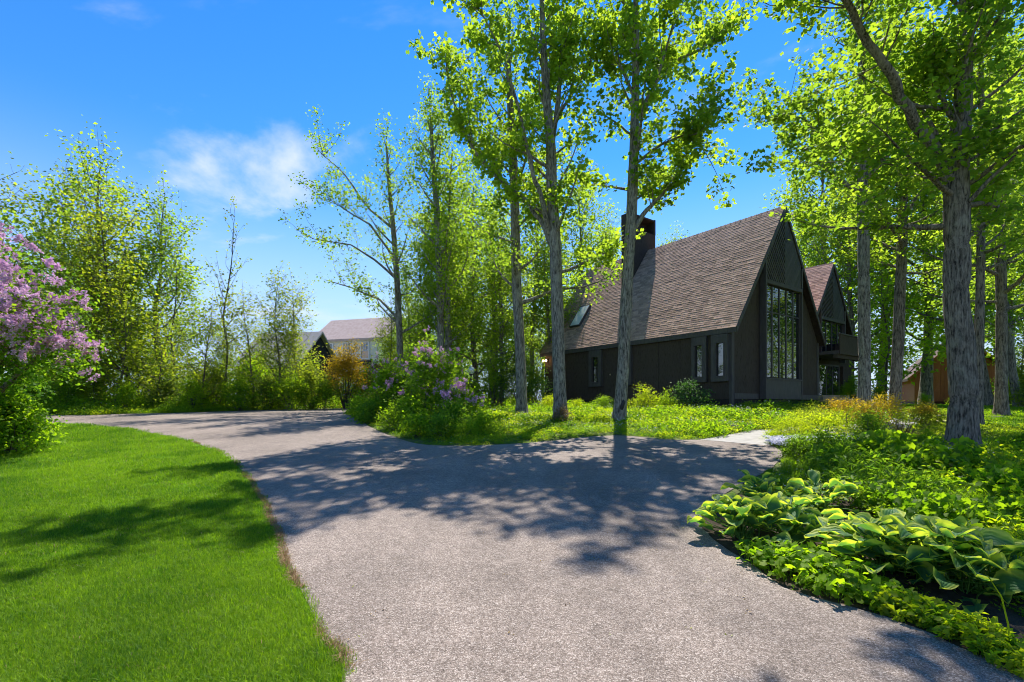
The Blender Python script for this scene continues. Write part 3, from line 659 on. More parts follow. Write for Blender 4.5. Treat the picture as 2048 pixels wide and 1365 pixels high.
sk.obox(SM @ Matrix.Translation((0, -sl_ / 2 + .035, .07)), wd - .13, .07, .16); sk.obox(SM @ Matrix.Translation((0, sl_ / 2 - .035, .07)), wd - .13, .07, .16)
sk = sk.obj('skylight', M['trim'], house)
MB().obox(SM @ Matrix.Translation((0, 0, .135)), wd - .10, sl_ - .10, .03).obj('pane', M['skyl'], sk)
# chimney: broad thin stack with an open hood
ch = MB(); cx0, cx1, cy0, cy1, ct = 2.72, 5.04, 8.06, 8.75, 11.45
ch.box(cx0, cx1, cy0, cy1, 5.0, ct - .95)
ch = ch.obj('chimney', M['stain'], house)
hd = MB(); t = .10
hd.box(cx0, cx1, cy0, cy0 + .04, ct - .95, ct - .94)
hd.box(cx0 - .01, cx0 + t, cy0 - .01, cy1 + .01, ct - .949, ct); hd.box(cx1 - t, cx1 + .01, cy0 - .01, cy1 + .01, ct - .949, ct)
hd.box(cx0 + t, 3.7, cy1 - .08, cy1 + .01, ct - .949, ct - .121).box(3.95, cx1 - t, cy1 - .08, cy1 + .01, ct - .949, ct - .121).box(3.7, 3.95, cy1 - .08, cy1 + .01, ct - .949, ct - .6).box(3.7, 3.95, cy1 - .08, cy1 + .01, ct - .38, ct - .121); hd.box(cx0 + t, cx1 - t, cy0, cy1, ct - .12, ct - .03)
hd.box(cx0 + t, cx0 + .9, cy0 + .02, cy1 - .09, ct - .949, ct - .121)
hd.obj('hood', M['stain'], ch)
MB().lathe([(.10, ct - .94), (.10, ct - .5), (.08, ct - .5)], 12, ((cx0 + cx1) / 2 + .3, (cy0 + cy1) / 2)).obj('flue', M['black'], ch)

# ---- projecting bay with the tall window in the gable
def gable_bay(x0, x1, yf, zsill, ztop, ztr, c, ze, hw, zbot, cols, slats=True, ytop=None):
    def rz_(x): return ze + SL * (hw - abs(x - c)) - .235
    zh = ztop + .17
    MB().box(x0, x0 + .10, yf, yf + .30, zbot, rz_(x0) - .02).obj('bay_jamb', M['trim'], house)
    MB().box(x1 - .10, x1, yf, yf + .30, zbot, rz_(x1) - .02).obj('bay_jamb', M['trim'], house)
    MB().box(x0 + .10, x1 - .10, yf + .002, yf + .28, ztop, zh).obj('bay_header', M['trim'], house)
    if zsill - zbot > .2:
        MB().box(x0 + .10, x1 - .10, yf + .03, yf + .28, zbot + .2, zsill - .07).obj('bay_panel', M['trim'], house)
        MB().box(x0 + .10, x1 - .10, yf - .012, yf + .28, zsill - .068, zsill).obj('bay_sill', M['trim'], house)
    wn = MB(); xa, xb = x0 + .10, x1 - .10; cw = (xb - xa) / cols
    wn.box(xa, xb, yf + .19, yf + .28, zsill, zsill + .05).box(xa, xb, yf + .19, yf + .28, ztop - .05, ztop)
    wn = wn.obj('window', M['trim'], house)
    for i in range(cols + 1):
        xm = xa + i * cw; hw_ = .055 if 0 < i < cols else .03
        xm = min(max(xm, xa + hw_), xb - hw_)
        MB().box(xm - hw_, xm + hw_, yf + .115, yf + .27, zsill + .05, ztop - .05).obj('mullion', M['trim'], wn)
    rows = [(zsill + .05, ztop - .05)] if ztr is None else [(zsill + .05, ztr - .03), (ztr + .03, ztop - .05)]
    for i in range(cols):
        a = xa + i * cw + .056; b = xa + (i + 1) * cw - .056
        if ztr: MB().box(a, b, yf + .12, yf + .25, ztr - .03, ztr + .03).obj('transom_bar', M['trim'], wn)
        for z0, z1 in rows:
            MB().box(a, b, yf + .14, yf + .15, z0, z1).obj('pane', M['glass'], wn)
    # gable panel above: backing, slats on the left half, flush diagonal boards on the right half
    pl = [(x0 + .10, zh), (x1 - .10, zh), (x1 - .10, rz_(x1 - .1)), (c, rz_(c)), (x0 + .10, rz_(x0 + .1))]
    MB().prism(pl, yf + .07, yf + .28).obj('gable_panel', M['slat'], house)
    def clip(pts, n, d):
        out = []
        for i in range(len(pts)):
            a, b = pts[i], pts[(i + 1) % len(pts)]; fa = a[0] * n[0] + a[1] * n[1] - d; fb = b[0] * n[0] + b[1] * n[1] - d
            if fa <= 0: out.append(a)
            if fa * fb < 0: t = fa / (fa - fb); out.append((a[0] + (b[0] - a[0]) * t, a[1] + (b[1] - a[1]) * t))
        return out
    for half in (0, 1):
        if half == 0: reg = [(x0 + .13, zh + .01), (c - .02, zh + .01), (c - .02, rz_(c - .02) - .05), (x0 + .13, rz_(x0 + .13) - .03)]
        else: reg = [(c + .01, zh + .01), (x1 - .13, zh + .01), (x1 - .13, rz_(x1 - .13) - .03), (c + .01, rz_(c + .01) - .05)]
        st, wdt, dep = (.165, .085, .045) if half == 0 else (.15, .144, .022)
        dn = (math.sin(R(52)), math.cos(R(52))) if half == 0 else (-math.sin(R(52)), math.cos(R(52)))
        dd = [p[0] * dn[0] + p[1] * dn[1] for p in reg]; d = min(dd)
        while d < max(dd):
            q = clip(clip(reg, dn, d + wdt), (-dn[0], -dn[1]), -d)
            if len(q) >= 3: MB().prism(q, yf + .07 - dep, yf + .068, 0, rs.random()).obj('slat' if half == 0 else 'board', M['slat'], house)
            d += st
gable_bay(2.45, 6.06, -.04, 1.19, 5.50, 4.24, HW, ZE, HW, .215, 5)
# basement window under the bay
bw = MB().box(2.75, 5.2, .20, .255, -.32, .19).obj('basement_window', M['black'], house)
for a, b in ((2.72, 2.98), (5.05, 5.11)): MB().box(a, b, .16, .199, -.32, .17).obj('frame', M['white'], bw)
MB().box(2.99, 5.04, .18, .199, -.3, .10).obj('pane', M['glass'], bw)

# ---- narrow windows in the side wall, each in a deep dark box frame
for ya, yb, pa, pb in ((.36, 1.12, .535, .883), (1.36, 2.09, 1.56, 1.92), (5.65, 6.42, 5.85, 6.20), (7.78, 8.74, 8.01, 8.50)):
    z0, z1, p0, p1 = .97, ZE - .26, 1.22, 2.64
    f = MB(); xo = -.06
    f.box(xo, .104, ya, pa, z0, z1).box(xo, .104, pb, yb, z0, z1).box(xo, .104, pa, pb, z0, p0).box(xo, .104, pa, pb, p1, z1)
    f = f.obj('window', M['trim'], house)
    MB().box(xo + .10, xo + .12, pa, pb, p0, p1).obj('pane', M['glass'], f)
    q = MB(); q.box(xo - .014, xo - .001, pa - .05, pa, p0 - .05, p1 + .05).box(xo - .014, xo - .001, pb, pb + .05, p0 - .05, p1 + .05).box(xo - .014, xo - .001, pa, pb, p0 - .05, p0).box(xo - .014, xo - .001, pa, pb, p1, p1 + .05)
    q.obj('frame', M['trim'], f)
MB().lathe([(0, .0), (.035, .01), (.045, .05), (.03, .09), (0, .10)], 12).obj('bell_plate', M['stone'], house, loc=(.08, 7.2, 1.55))
pl = MB().box(-.03, .10, LEN - .75, LEN - .62, ZE - .62, ZE - .42).obj('porch_light', M['black'], house)
for dy in (0, .28):
    MB().lathe([(0, -.06), (.05, -.04), (.06, 0), (.05, .04), (0, .06)], 12).obj('bulb', M['bulb'], pl, loc=(-.10, LEN - .72 + dy, ZE - .52))

# ---- the second wing with its own gable, balcony and doors
WC, WH, WY = 12.43, 3.72, 1.0; WZ = 8.36 - SL * WH
wg = MB(); wz = lambda x: WZ + SL * (WH - abs(x - WC))
wg.prism([(8.75, -1.0), (15.6, -1.0), (15.6, wz(15.6) - .3), (WC, wz(WC) - .3), (8.87, wz(8.87) - .3), (8.75, 3)], WY + .32, 10.5)
wg.obj('wing_wall', M['stain'], house)
wr = MB()
wr.prism([(WC - WH, WZ - .2), (WC - .001, 8.16), (WC - .001, 8.358), (WC - WH, WZ - .002)], WY, 10.8)
wr.prism([(WC + .001, 8.16), (WC + WH, WZ - .2), (WC + WH, WZ - .002), (WC + .001, 8.358)], WY, 10.8)
wr = wr.obj('wing_roof', M['roofdeck'], house)
shingle_field('shingle_field', [q for q in slope_mats(WC, WZ, WH, WY - .02, 10.8, 1)], wr)
MB().prism([(WC - .17, 8.36 - .17 * SL), (WC + .17, 8.36 - .17 * SL), (WC, 8.40)], WY - .02, 10.8, 0, .3).obj('ridge_cap', M['shingle'], wr)
for s in (0, 1):
    a = [(WC - WH, WZ - .26), (WC, 8.10), (WC, 8.364), (WC - WH, WZ + .004)]
    if s: a = [(2 * WC - x, z) for x, z in a][::-1]
    MB().prism(a, WY - .045, WY).obj('rake_board', M['trim'], wr)
gable_bay(10.72, 14.14, WY - .02, 2.66, 4.86, None, WC, WZ, WH, 2.5, 4)
bl = MB(); bl.box(8.9, 13.0, -.55, 1.25, 2.62, 2.80)
bl = bl.obj('balcony', M['trim'], house)
MB().box(8.9, 13.0, -.62, -.56, 2.60, 3.62, 0, .2).obj('parapet', M['stain'], bl)
MB().box(12.94, 13.0, -.559, 1.25, 2.801, 3.61, 0, .3).obj('parapet', M['stain'], bl)
MB().box(8.86, 13.04, -.68, -.53, 3.622, 3.68, 0, .7).obj('handrail', M['trim'], bl)
MB().box(8.9, 13.0, -.50, -.30, 2.40, 2.618).obj('beam', M['stain'], bl)
fd = MB().box(9.3, 13.9, WY + .24, WY + .316, .2, 2.35).obj('french_door', M['trim'], house)
for i in range(5):
    MB().box(9.42 + i * .89, 10.18 + i * .89, WY + .225, WY + .238, .45, 2.25).obj('pane', M['glass'], fd)
MB().box(14.2, 15.5, WY + .15, WY + .316, -.6, 2.3).obj('panel', M['stain'], house)

# ---- limestone entrance steps
def hw_pt(x, y, z=0): q = HO + HB * x + HN * y; return Vector((q[0], q[1], CAMH + z))
st = tag(empty('entrance_steps', hw_pt(8.8, -.9, -.2), HA), 'tan limestone entrance steps beside the tall gable window', 'steps')
for i, (xa, xb, ya, yb, z0, z1) in enumerate(((0, 2.1, .55, 1.7, .12, .66), (-.02, 2.6, .05, .54, -.2, .48), (0, 3.6, -.55, .04, -.4, .28))):
    MB().box(xa, xb, ya, yb, z0, z1, 0, .3 + .3 * i).obj('step', M['stone'], st)

# ------------------------------------------------------------------ neighbours' buildings
def place_building(name, u, Y, face, label):
    p = P(u, HZ, Y); return tag(empty(name, (p.x, p.y, gz(p.x, p.y) - .05), face), label, 'house')
# pale two-storey house far left of the middle
wh = place_building('pale_house', 632, 58, R(-17), 'pale grey two-storey house with faded brown roof behind the golden shrub')
W_, D_, E_, RG = 9.6, 7.0, 8.0, 10.75
m = MB(); m.add([(0, 0, 0), (W_, 0, 0), (W_, D_, 0), (0, D_, 0), (0, 0, E_), (W_, 0, E_), (W_, D_, E_), (0, D_, E_), (0, D_ / 2, RG - .15), (W_, D_ / 2, RG - .15)],
        [(0, 1, 5, 4), (2, 3, 7, 6), (3, 0, 4, 8, 7), (1, 2, 6, 9, 5)]); m.obj('wall', M['bgray'], wh)
MB().box(.02, W_ - .02, -.03, -.003, 5.0, E_ - .05).obj('siding_panel', M['bcream'], wh)
for sgn in (0, 1):
    r_ = MB(); ya, yb = (-.5, D_ / 2) if not sgn else (D_ + .5, D_ / 2); ez = E_ - .35
    r_.add([(-.5, ya, ez), (W_ + .5, ya, ez), (W_ + .5, yb, RG), (-.5, yb, RG), (-.5, ya, ez + .22), (W_ + .5, ya, ez + .22), (W_ + .5, yb, RG + .22), (-.5, yb, RG + .22)],
           [(3, 2, 1, 0), (4, 5, 6, 7), (0, 1, 5, 4), (1, 2, 6, 5), (2, 3, 7, 6), (3, 0, 4, 7)]).obj('roof', M['broof'], wh)
MB().box(-.12, .12, -.14, 0.1, 0, E_ - .1).obj('corner_board', M['white'], wh)
MB().bar((-.53, -.45, E_ - .2), (-.53, D_ / 2, RG + .05), .08, .25).obj('rake_board', M['white'], wh)
MB().box(0, W_, -.2, -.031, E_ - .38, E_ - .12).obj('fascia', M['white'], wh)
for x in (1.35, 3.9, 6.4):
    wn = MB(); wn.box(x, x + .12, -.12, -.031, 5.55, 7.5).box(x + 1.1, x + 1.22, -.12, -.031, 5.55, 7.5).box(x + .12, x + 1.1, -.12, -.031, 7.38, 7.5).box(x - .05, x + 1.27, -.16, -.031, 5.42, 5.549).box(x + .12, x + 1.1, -.11, -.031, 6.45, 6.52)
    wn.box(x + .43, x + .46, -.1, -.032, 6.52, 7.38).box(x + .76, x + .79, -.1, -.032, 6.52, 7.38)
    wn = wn.obj('window', M['white'], wh); MB().box(x + .12, x + 1.1, -.06, -.032, 5.55, 7.38).obj('pane', M['glass'], wh if False else wn)
MB().add([(1.0, -1.9, 4.5), (8, -1.9, 4.5), (8, 0, 5.3), (1.0, 0, 5.3), (1.0, -1.9, 4.4), (8, -1.9, 4.4), (8, 0, 5.2), (1.0, 0, 5.2)], [(0, 1, 2, 3), (7, 6, 5, 4), (0, 4, 5, 1), (1, 5, 6, 2), (3, 7, 4, 0)]).obj('porch_roof', M['roofdeck'], wh)
MB().box(1.2, 7.8, -1.8, -1.55, 4.05, 4.398).obj('porch_beam', M['white'], wh)
for x in (1.3, 3.4, 5.5, 7.6): MB().box(x, x + .22, -1.78, -1.57, 0, 4.05).obj('porch_post', M['white'], wh)
# its garage with a grey roof
gr = place_building('garage', 474, 46, R(-12), 'low garage with wide faded grey roof behind the young trees'); gr['category'] = 'garage'
W_, D_, E_, RG = 6.6, 7.0, 3.9, 7.3
m = MB(); m.add([(0, 0, 0), (W_, 0, 0), (W_, D_, 0), (0, D_, 0), (0, 0, E_), (W_, 0, E_), (W_, D_, E_), (0, D_, E_), (0, D_ / 2, RG - .15), (W_, D_ / 2, RG - .15)],
        [(0, 1, 5, 4), (2, 3, 7, 6), (3, 0, 4, 8, 7), (1, 2, 6, 9, 5)]); m.obj('wall', M['founda'], gr)  # dark wall colour paints in the shade of the gable side
for sgn in (0, 1):
    r_ = MB(); ya, yb = (-.5, D_ / 2) if not sgn else (D_ + .5, D_ / 2); ez = E_ - .35
    r_.add([(-.4, ya, ez), (W_ + .4, ya, ez), (W_ + .4, yb, RG), (-.4, yb, RG), (-.4, ya, ez + .2), (W_ + .4, ya, ez + .2), (W_ + .4, yb, RG + .2), (-.4, yb, RG + .2)],
           [(3, 2, 1, 0), (4, 5, 6, 7), (0, 1, 5, 4), (1, 2, 6, 5), (2, 3, 7, 6), (3, 0, 4, 7)]).obj('roof', M['groof'], gr)
MB().box(.6, 2.9, -.05, -.003, 0, 2.4).obj('door', M['white'], gr); MB().box(3.6, 5.9, -.05, -.003, 0, 2.4).obj('door', M['white'], gr)
# cedar cabin at right, with a deck
cb = place_building('cedar_cabin', 1829, 41, R(-30), 'reddish brown cedar cabin with a raised deck behind the big right trunk'); cb['category'] = 'cabin'
W_, D_, E_, RG = 6.0, 7.0, 2.55, 5.6
zb = .42
MB().prism([(0, zb - .05), (W_, zb - .05), (W_, E_), (W_ / 2, RG), (0, E_)], 0, D_).obj('wall', M['cedar'], cb)
MB().box(.03, W_ - .03, .03, D_, -.4, zb - .051).obj('foundation', surf('red_foundation', (.06, .018, .014), (.10, .03, .022), 4), cb)
x = .02
while x < W_ - .1:
    zt = E_ + (RG - E_) * (1 - abs(x + .1 - W_ / 2) / (W_ / 2)) - .12
    MB().box(x, x + .265, -.03, -.002, zb, zt, 0, rs.random()).obj('board', M['cedar'], cb); x += .28
for s in (0, 1):
    a = [(-.55, E_ - .42), (W_ / 2, RG + .02), (W_ / 2, RG + .24), (-.55, E_ - .2)]
    if s: a = [(W_ - x, z) for x, z in a][::-1]
    r_ = MB().prism(a, -.45, D_ + .4).obj('roof', M['cedarroof'], cb)
    MB().prism([(x, z + .006 if j < 2 else z - .02) for j, (x, z) in enumerate(a)], -.50, -.452).obj('rake_board', M['cedar'], r_)
wn = MB().box(2.6, 3.6, -.07, -.031, 1.0, 2.5).obj('window', M['cedar'], cb); MB().box(2.7, 3.5, -.085, -.071, 1.1, 2.4).obj('pane', M['glass'], wn)
dk = MB().box(4.3, 5.9, -1.5, -.04, .92, 1.12).obj('deck', M['cedar'], cb)
for x in (4.4, 4.9, 5.4, 5.84):
    MB().box(x - .05, x + .05, -1.5, -1.4, 1.121, 2.0).obj('railing_post', M['cedar'], dk)
for z in (1.95, 1.65, 1.4): MB().box(4.3, 5.92, -1.515, -1.505, z, z + .09).obj('rail', M['cedar'], dk)
for x in (4.5, 5.7): MB().box(x - .09, x + .09, -1.4, -1.22, -.5, .92).obj('deck_post', M['cedar'], dk)

# ------------------------------------------------------------------ trees
def polyat(pts, t):
    """point, direction at fraction t of a polyline (by length)"""
    ls = [(b - a).length for a, b in zip(pts[:-1], pts[1:])]; d = t * sum(ls)
    for i, l in enumerate(ls):
        if d <= l or i == len(ls) - 1: return pts[i].lerp(pts[i + 1], min(d / max(l, 1e-6), 1)), (pts[i + 1] - pts[i]).normalized(), (i + min(d / max(l, 1e-6), 1)) / len(ls)
        d -= l
def grow(p, d, L, n, up, wig, rg):
    pts = [p.copy()]; d = d.normalized()
    for i in range(n):
        d = (d + Vector((rg.gauss(0, wig), rg.gauss(0, wig), rg.gauss(0, wig) + up))).normalized(); pts.append(pts[-1] + d * (L / n))
    return pts
def tree_meshes(name, seed, path, rads, bark, leafm, nl=22, h0=.3, h1=.98, ll=3.2, e0=25, e1=60, prof=None, explicit=(), step=.34, leafn=5, leafsize=.13,
                spread=.15, kind='kite', up=.10, ntrunk=10, sub=1.0, leader=True, nstep=.16, rough=.05, extra=None, flat=.75, sides=None):
    rg = random.Random(seed); nr = np.random.default_rng(seed); path = [Vector(p) for p in path]
    tr = MB(); tw = MB(); nodes = []; outs = []
    # resample the trunk so that the bark relief has rings to live on
    hh = path[-1].z - path[0].z; K = max(6, int(hh / .35)) if rough else len(path) * 2
    tp = [polyat(path, i / K) for i in range(K + 1)]
    cr = catmull([(rads[i], i) for i in range(len(rads))], 6)
    def rad_at(f): return float(np.interp(f * (len(rads) - 1), [c.y for c in cr], [c.x for c in cr]))
    def smooth_pt(t):
        f = t * (len(path) - 1); i = min(int(f), len(path) - 2); u = f - i
        p0, p1, p2, p3 = path[max(i - 1, 0)], path[i], path[i + 1], path[min(i + 2, len(path) - 1)]
        return .5 * ((2 * p1) + (p2 - p0) * u + (2 * p0 - 5 * p1 + 4 * p2 - p3) * u * u + (3 * p1 - p0 - 3 * p2 + p3) * u ** 3)
    pts = [smooth_pt(i / K) for i in range(K + 1)]
    rr = [rad_at(i / K) for i in range(K + 1)]
    rr[0] *= 1.5
    if K > 3: rr[1] *= 1.16; rr[2] *= 1.04
    pts[0] = pts[0] - Vector((0, 0, .15))
    tr.tube(pts, rr, ntrunk, rough=rough, seed=seed)
    def subbranch(p, d, L, lv):
        q = grow(p, d, L, 3, .05, .16, rg)
        tw.tube(q, [max(.004, .010 * L * (1 - i / 3.2)) for i in range(4)], 3, cap=False)
        m = max(2, int(L / nstep))
        for i in range(m):
            c, dd, _ = polyat(q, (i + 1) / m); nodes.append(c); outs.append(dd)
            if lv == 0 and i % 2 == 0 and L > .5:
                a = Vector((rg.gauss(0, 1), rg.gauss(0, 1), rg.gauss(0, .4))).normalized()
                subbranch(c, (dd * .6 + a).normalized(), L * rg.uniform(.3, .5), 1)
    def limb(lp, r0, s0=.22):
        n = len(lp); tr.tube(lp, [max(.008, r0 * (1 - .93 * i / (n - 1))) for i in range(n)], 6 if r0 > .03 else 4, cap=False)
        L = sum((b - a).length for a, b in zip(lp[:-1], lp[1:])); s = s0 * L
        while s < L:
            c, dd, _ = polyat(lp, s / L); a = Vector((rg.gauss(0, 1), rg.gauss(0, 1), rg.gauss(0, .45))).normalized()
            subbranch(c, (dd * .75 + a).normalized(), max(.35, (.16 + .30 * (1 - s / L)) * min(L, 4.5) * rg.uniform(.6, 1.25) * sub), 0)
            s += step * rg.uniform(.6, 1.5)
        subbranch(lp[-1], (lp[-1] - lp[-2]).normalized(), max(.4, .14 * L), 0)
    for i in range(nl):
        tt = (i + rg.random()) / nl; t = h0 + (h1 - h0) * tt; p = smooth_pt(min(t, .999)); az = i * 2.399 + rg.gauss(0, .35)
        if sides: az = rg.gauss(sides[0], sides[1])
        e = R(e0 + (e1 - e0) * tt + rg.gauss(0, 9)); L = ll * (prof(tt) if prof else (1 - .62 * tt)) * rg.uniform(.65, 1.2)
        d = Vector((math.cos(az) * math.cos(e), math.sin(az) * math.cos(e) * flat, math.sin(e)))
        limb(grow(p, d, L, 6, up, .13, rg), min(rad_at(t) * .5, .02 * L + .008))
    for ex in explicit:
        lp, r0 = [Vector(p) for p in ex[0]], ex[1]
        dense = []
        for a, b in zip(lp[:-1], lp[1:]):
            for k in range(3): dense.append(a.lerp(b, k / 3) + Vector((rg.gauss(0, .02), rg.gauss(0, .02), 0)))
        dense.append(lp[-1]); n = len(dense)
        tr.tube(dense, [max(.012, r0 * (1 - .8 * i / (n - 1))) for i in range(n)], 8, cap=False)
        for i in range(ex[2] if len(ex) > 2 else 7):
            tt = rg.uniform(.3, 1); c, dd, _ = polyat(dense, tt); a = Vector((rg.gauss(0, 1), rg.gauss(0, 1), rg.gauss(.2, .4))).normalized()
            limb(grow(c, dd * .7 + a, ll * rg.uniform(.35, .7), 5, up, .14, rg), .02)
        limb(dense[-4:], r0 * .25, .1)
    if leader: limb(grow(pts[-1], pts[-1] - pts[-2], ll * .45, 4, .1, .1, rg), rr[-1] * .8, .1)
    nodes = np.array([tuple(p) for p in nodes]); outs = np.array([tuple(p) for p in outs])
    pos = np.repeat(nodes, leafn, 0); pos = pos + nr.normal(0, 1, pos.shape) * spread * np.array([1, 1, .8]); od = np.repeat(outs, leafn, 0)
    cl = nr.normal(.5, .13, len(nodes)); tone = np.clip(np.repeat(cl, leafn) + nr.normal(0, .15, len(pos)), 0, 1)
    V, F, T = leaves(pos, leafsize, nr, kind, .75, tone, od, .35)
    lb = LB().add(V, F, T, 0).addmb(tw, 1)
    return tr.mesh('trunk', bark, True), lb.mesh('crown', [leafm, bark]), len(pos)
NLEAF = 0
def plant_tree(name, label, loc, meshes, rz=0.0, scl=1.0, group=None, cat='tree'):
    global NLEAF
    t = tag(empty(name, loc, rz), label, cat, group); t.scale = scl if hasattr(scl, '__len__') else (scl,) * 3
    link('trunk', meshes[0], t); link('crown', meshes[1], t); NLEAF += meshes[2]; return t
def pxpath(pts, Y, base):
    """trunk seen through pixels (u, v[, nearer/farther]) at distance Y, as offsets from its base"""
    return [P(p[0], p[1], Y + (p[2] if len(p) > 2 else 0)) - base for p in pts]

# -- the tall maples of the island and the front garden, each with its own trunk
def own_tree(name, label, base_uv, Y, path, rad_px, limbs=(), bark='bark', leaf='maple', **k):
    x = (base_uv[0] - CX) / FPX * Y; base = Vector((x, Y, gz(x, Y)))
    pp = [Vector((0, 0, 0))] + pxpath(path, Y, base); kk = math.sqrt(1 + ((base_uv[0] - CX) / FPX) ** 2); rads = [r / FPX * Y / kk for r in rad_px]
    ex = [(pxpath(l[0], Y, base), l[1] / FPX * Y / kk, *(l[2:])) for l in limbs]
    return plant_tree(name, label, base, tree_meshes(name, k.pop('seed'), pp, rads, M[bark], M[leaf], explicit=ex, **k))
own_tree('maple_tree', 'tall grey maple forking into two stems, bronze plant at its foot', (1121, 822), 16.5,
         [(1117, 700), (1114, 600), (1110, 480), (1104, 380), (1101, 290), (1092, 180), (1086, 70), (1082, -60)], [13.5, 12.5, 12, 11.5, 11, 10, 8, 6, 3.5],
         [([(1108, 488), (1080, 440, .2), (1053, 402, .4), (1010, 371, .8), (945, 300, 1.0), (905, 200, 1.0), (890, 110, .8)], 6, 12), ([(1099, 468), (1080, 390, -.4), (1068, 351, -.6), (1041, 234, -.9), (1010, 117, -1.0), (960, 20, -1.2)], 6, 11),
          ([(1101, 300), (1112, 240), (1122, 120, .3), (1130, -30, .5)], 7.5, 9), ([(1118, 230), (1150, 180, .3), (1180, 130, .5), (1200, 60, .8)], 3.5, 6)],
         seed=21, nl=21, h0=.30, ll=3.2, e0=20, e1=62, nstep=.30, leafn=11, leafsize=.145, kind='maple', ntrunk=14)
own_tree('maple_tree', 'slim grey maple close left of the two-stemmed maple', (1044, 812), 19.0,
         [(1040, 700), (1033, 560), (1030, 420), (1026, 300), (1020, 200), (1016, 110)], [11.5, 10, 9.5, 9, 8, 6.5, 4],
         [([(1030, 420), (1005, 360, .3), (975, 300, .5), (950, 240, .9)], 4.5, 8), ([(1029, 380), (1050, 330, -.3), (1062, 270, -.5)], 4, 6)],
         seed=22, nl=20, h0=.24, ll=3.6, e0=15, e1=60, nstep=.30, leafn=10, leafsize=.145, ntrunk=10)
own_tree('maple_tree', 'straight grey maple with hollow base in front of the house roof', (1238, 838), 16.2,
         [(1246, 740), (1251, 640), (1257, 520), (1263, 430), (1268, 300), (1271, 180), (1272, 60), (1270, -80)], [13.5, 12, 11.5, 11, 11, 9.5, 8, 6, 3],
         [([(1266, 462), (1285, 430), (1310, 403, .2), (1340, 372, .5), (1380, 330, .8)], 6, 9), ([(1270, 250), (1300, 190, -.3), (1330, 110, -.6), (1350, 20, -.8)], 5, 8),
          ([(1271, 200), (1240, 130, .3), (1222, 60, .5)], 4, 6), ([(1270, 170), (1330, 130, .5), (1400, 100, 1.0), (1450, 60, 1.3)], 4.5, 9), ([(1268, 330), (1320, 290, -.2), (1370, 270, -.6), (1410, 300, -.8)], 3.5, 9)],
         seed=23, nl=15, h0=.5, ll=3.0, e0=25, e1=58, nstep=.30, leafn=11, leafsize=.145, kind='maple', ntrunk=14)
own_tree('maple_tree', 'sparse leaning tree with thin ascending limbs left of the maples', (806, 815), 25,
         [(800, 700), (794, 560), (786, 450), (778, 370), (774, 300)], [8, 6.5, 6, 5, 3.5, 1.8],
         [([(798, 640), (760, 600, .5), (700, 575, .8), (650, 560, 1)], 3, 5), ([(795, 560), (750, 520), (700, 490, -.6), (625, 478, -1)], 3, 5), ([(788, 460), (740, 420, .5), (690, 350, .7), (640, 305, 1)], 3, 6), ([(792, 520), (740, 450, -.4), (690, 420, -.8), (660, 400, -1)], 2.6, 5)],
         seed=24, nl=20, h0=.22, ll=2.8, e0=20, e1=60, nstep=.30, leafn=12, leafsize=.135, spread=.2, leaf='maple2', ntrunk=8, step=.5)
own_tree('maple_tree', 'twin-trunked maple behind the flowering lilac of the island', (885, 812), 24,
         [(882, 700), (879, 560), (874, 430), (866, 330), (862, 240)], [8, 7, 6.5, 6, 4.5, 2.5],
         [([(893, 800), (897, 680, .6), (894, 560, .8), (897, 430, 1), (905, 300, 1)], 7, 10)],
         seed=25, nl=32, h0=.2, ll=3.7, e0=15, e1=60, nstep=.30, leafn=13, leafsize=.14, spread=.22, ntrunk=8)
own_tree('maple_tree', 'straight grey trunk in front of the balcony and second gable', (1728, 840), 17,
         [(1729, 740), (1728, 620), (1727, 480), (1725, 360), (1728, 240), (1722, 120), (1715, 0)], [15.5, 13.5, 13, 12.5, 12, 10.5, 8.5, 6, 4],
         [([(1727, 380), (1700, 320), (1660, 270, .4), (1600, 235, .6), (1540, 240, .8)], 4, 9)],
         seed=26, nl=20, h0=.5, ll=3.4, e0=18, e1=55, nstep=.30, leafn=14, leafsize=.125, kind='maple', ntrunk=12)
own_tree('maple_tree', 'gently curved trunk between the balcony tree and the biggest tree', (1788, 840), 18,
         [(1792, 760), (1797, 680), (1800, 590), (1804, 500), (1806, 400), (1800, 300), (1796, 200), (1790, 90)], [15, 12.5, 12.5, 12, 11.5, 11, 9, 7, 5.5, 3.5],
         [([(1806, 440), (1830, 400), (1860, 350, .3), (1880, 300, .5)], 5, 7)],
         seed=27, nl=22, h0=.42, ll=3.4, e0=15, e1=55, nstep=.30, leafn=14, leafsize=.125, bark='bark2', ntrunk=12)
own_tree('maple_tree', 'biggest tree, thick furrowed trunk with a heavy limb reaching left', (1925, 905), 10.4,
         [(1926, 800), (1922, 700), (1912, 600), (1914, 500), (1912, 400), (1914, 320), (1925, 220), (1930, 100), (1932, -40), (1935, -200), (1937, -360)], [34, 31, 30, 28, 29, 28, 26, 21, 17, 14, 10, 6],
         [([(1908, 375), (1885, 325), (1850, 272, -.2), (1800, 192, -.4), (1768, 130, -.6), (1728, 62, -.8), (1690, 0, -1.0), (1620, -100, -1.2), (1500, -220, -1.0), (1440, -330, -.6)], 17, 18), ([(1912, 250), (1890, 215), (1865, 165, .3), (1850, 110, .4)], 8, 7),
          ([(1925, 160), (1960, 80, .3), (1990, 0, .4), (2020, -90, .6)], 8, 8), ([(1905, 350), (1860, 345, .6), (1780, 330, 1.2), (1690, 310, 1.6)], 4, 9)],
         seed=28, nl=34, h0=.38, ll=3.2, e0=8, e1=55, nstep=.30, leafn=13, leafsize=.12, spread=.15, kind='maple', leaf='maple2', ntrunk=26, rough=.075, bark='bark2')
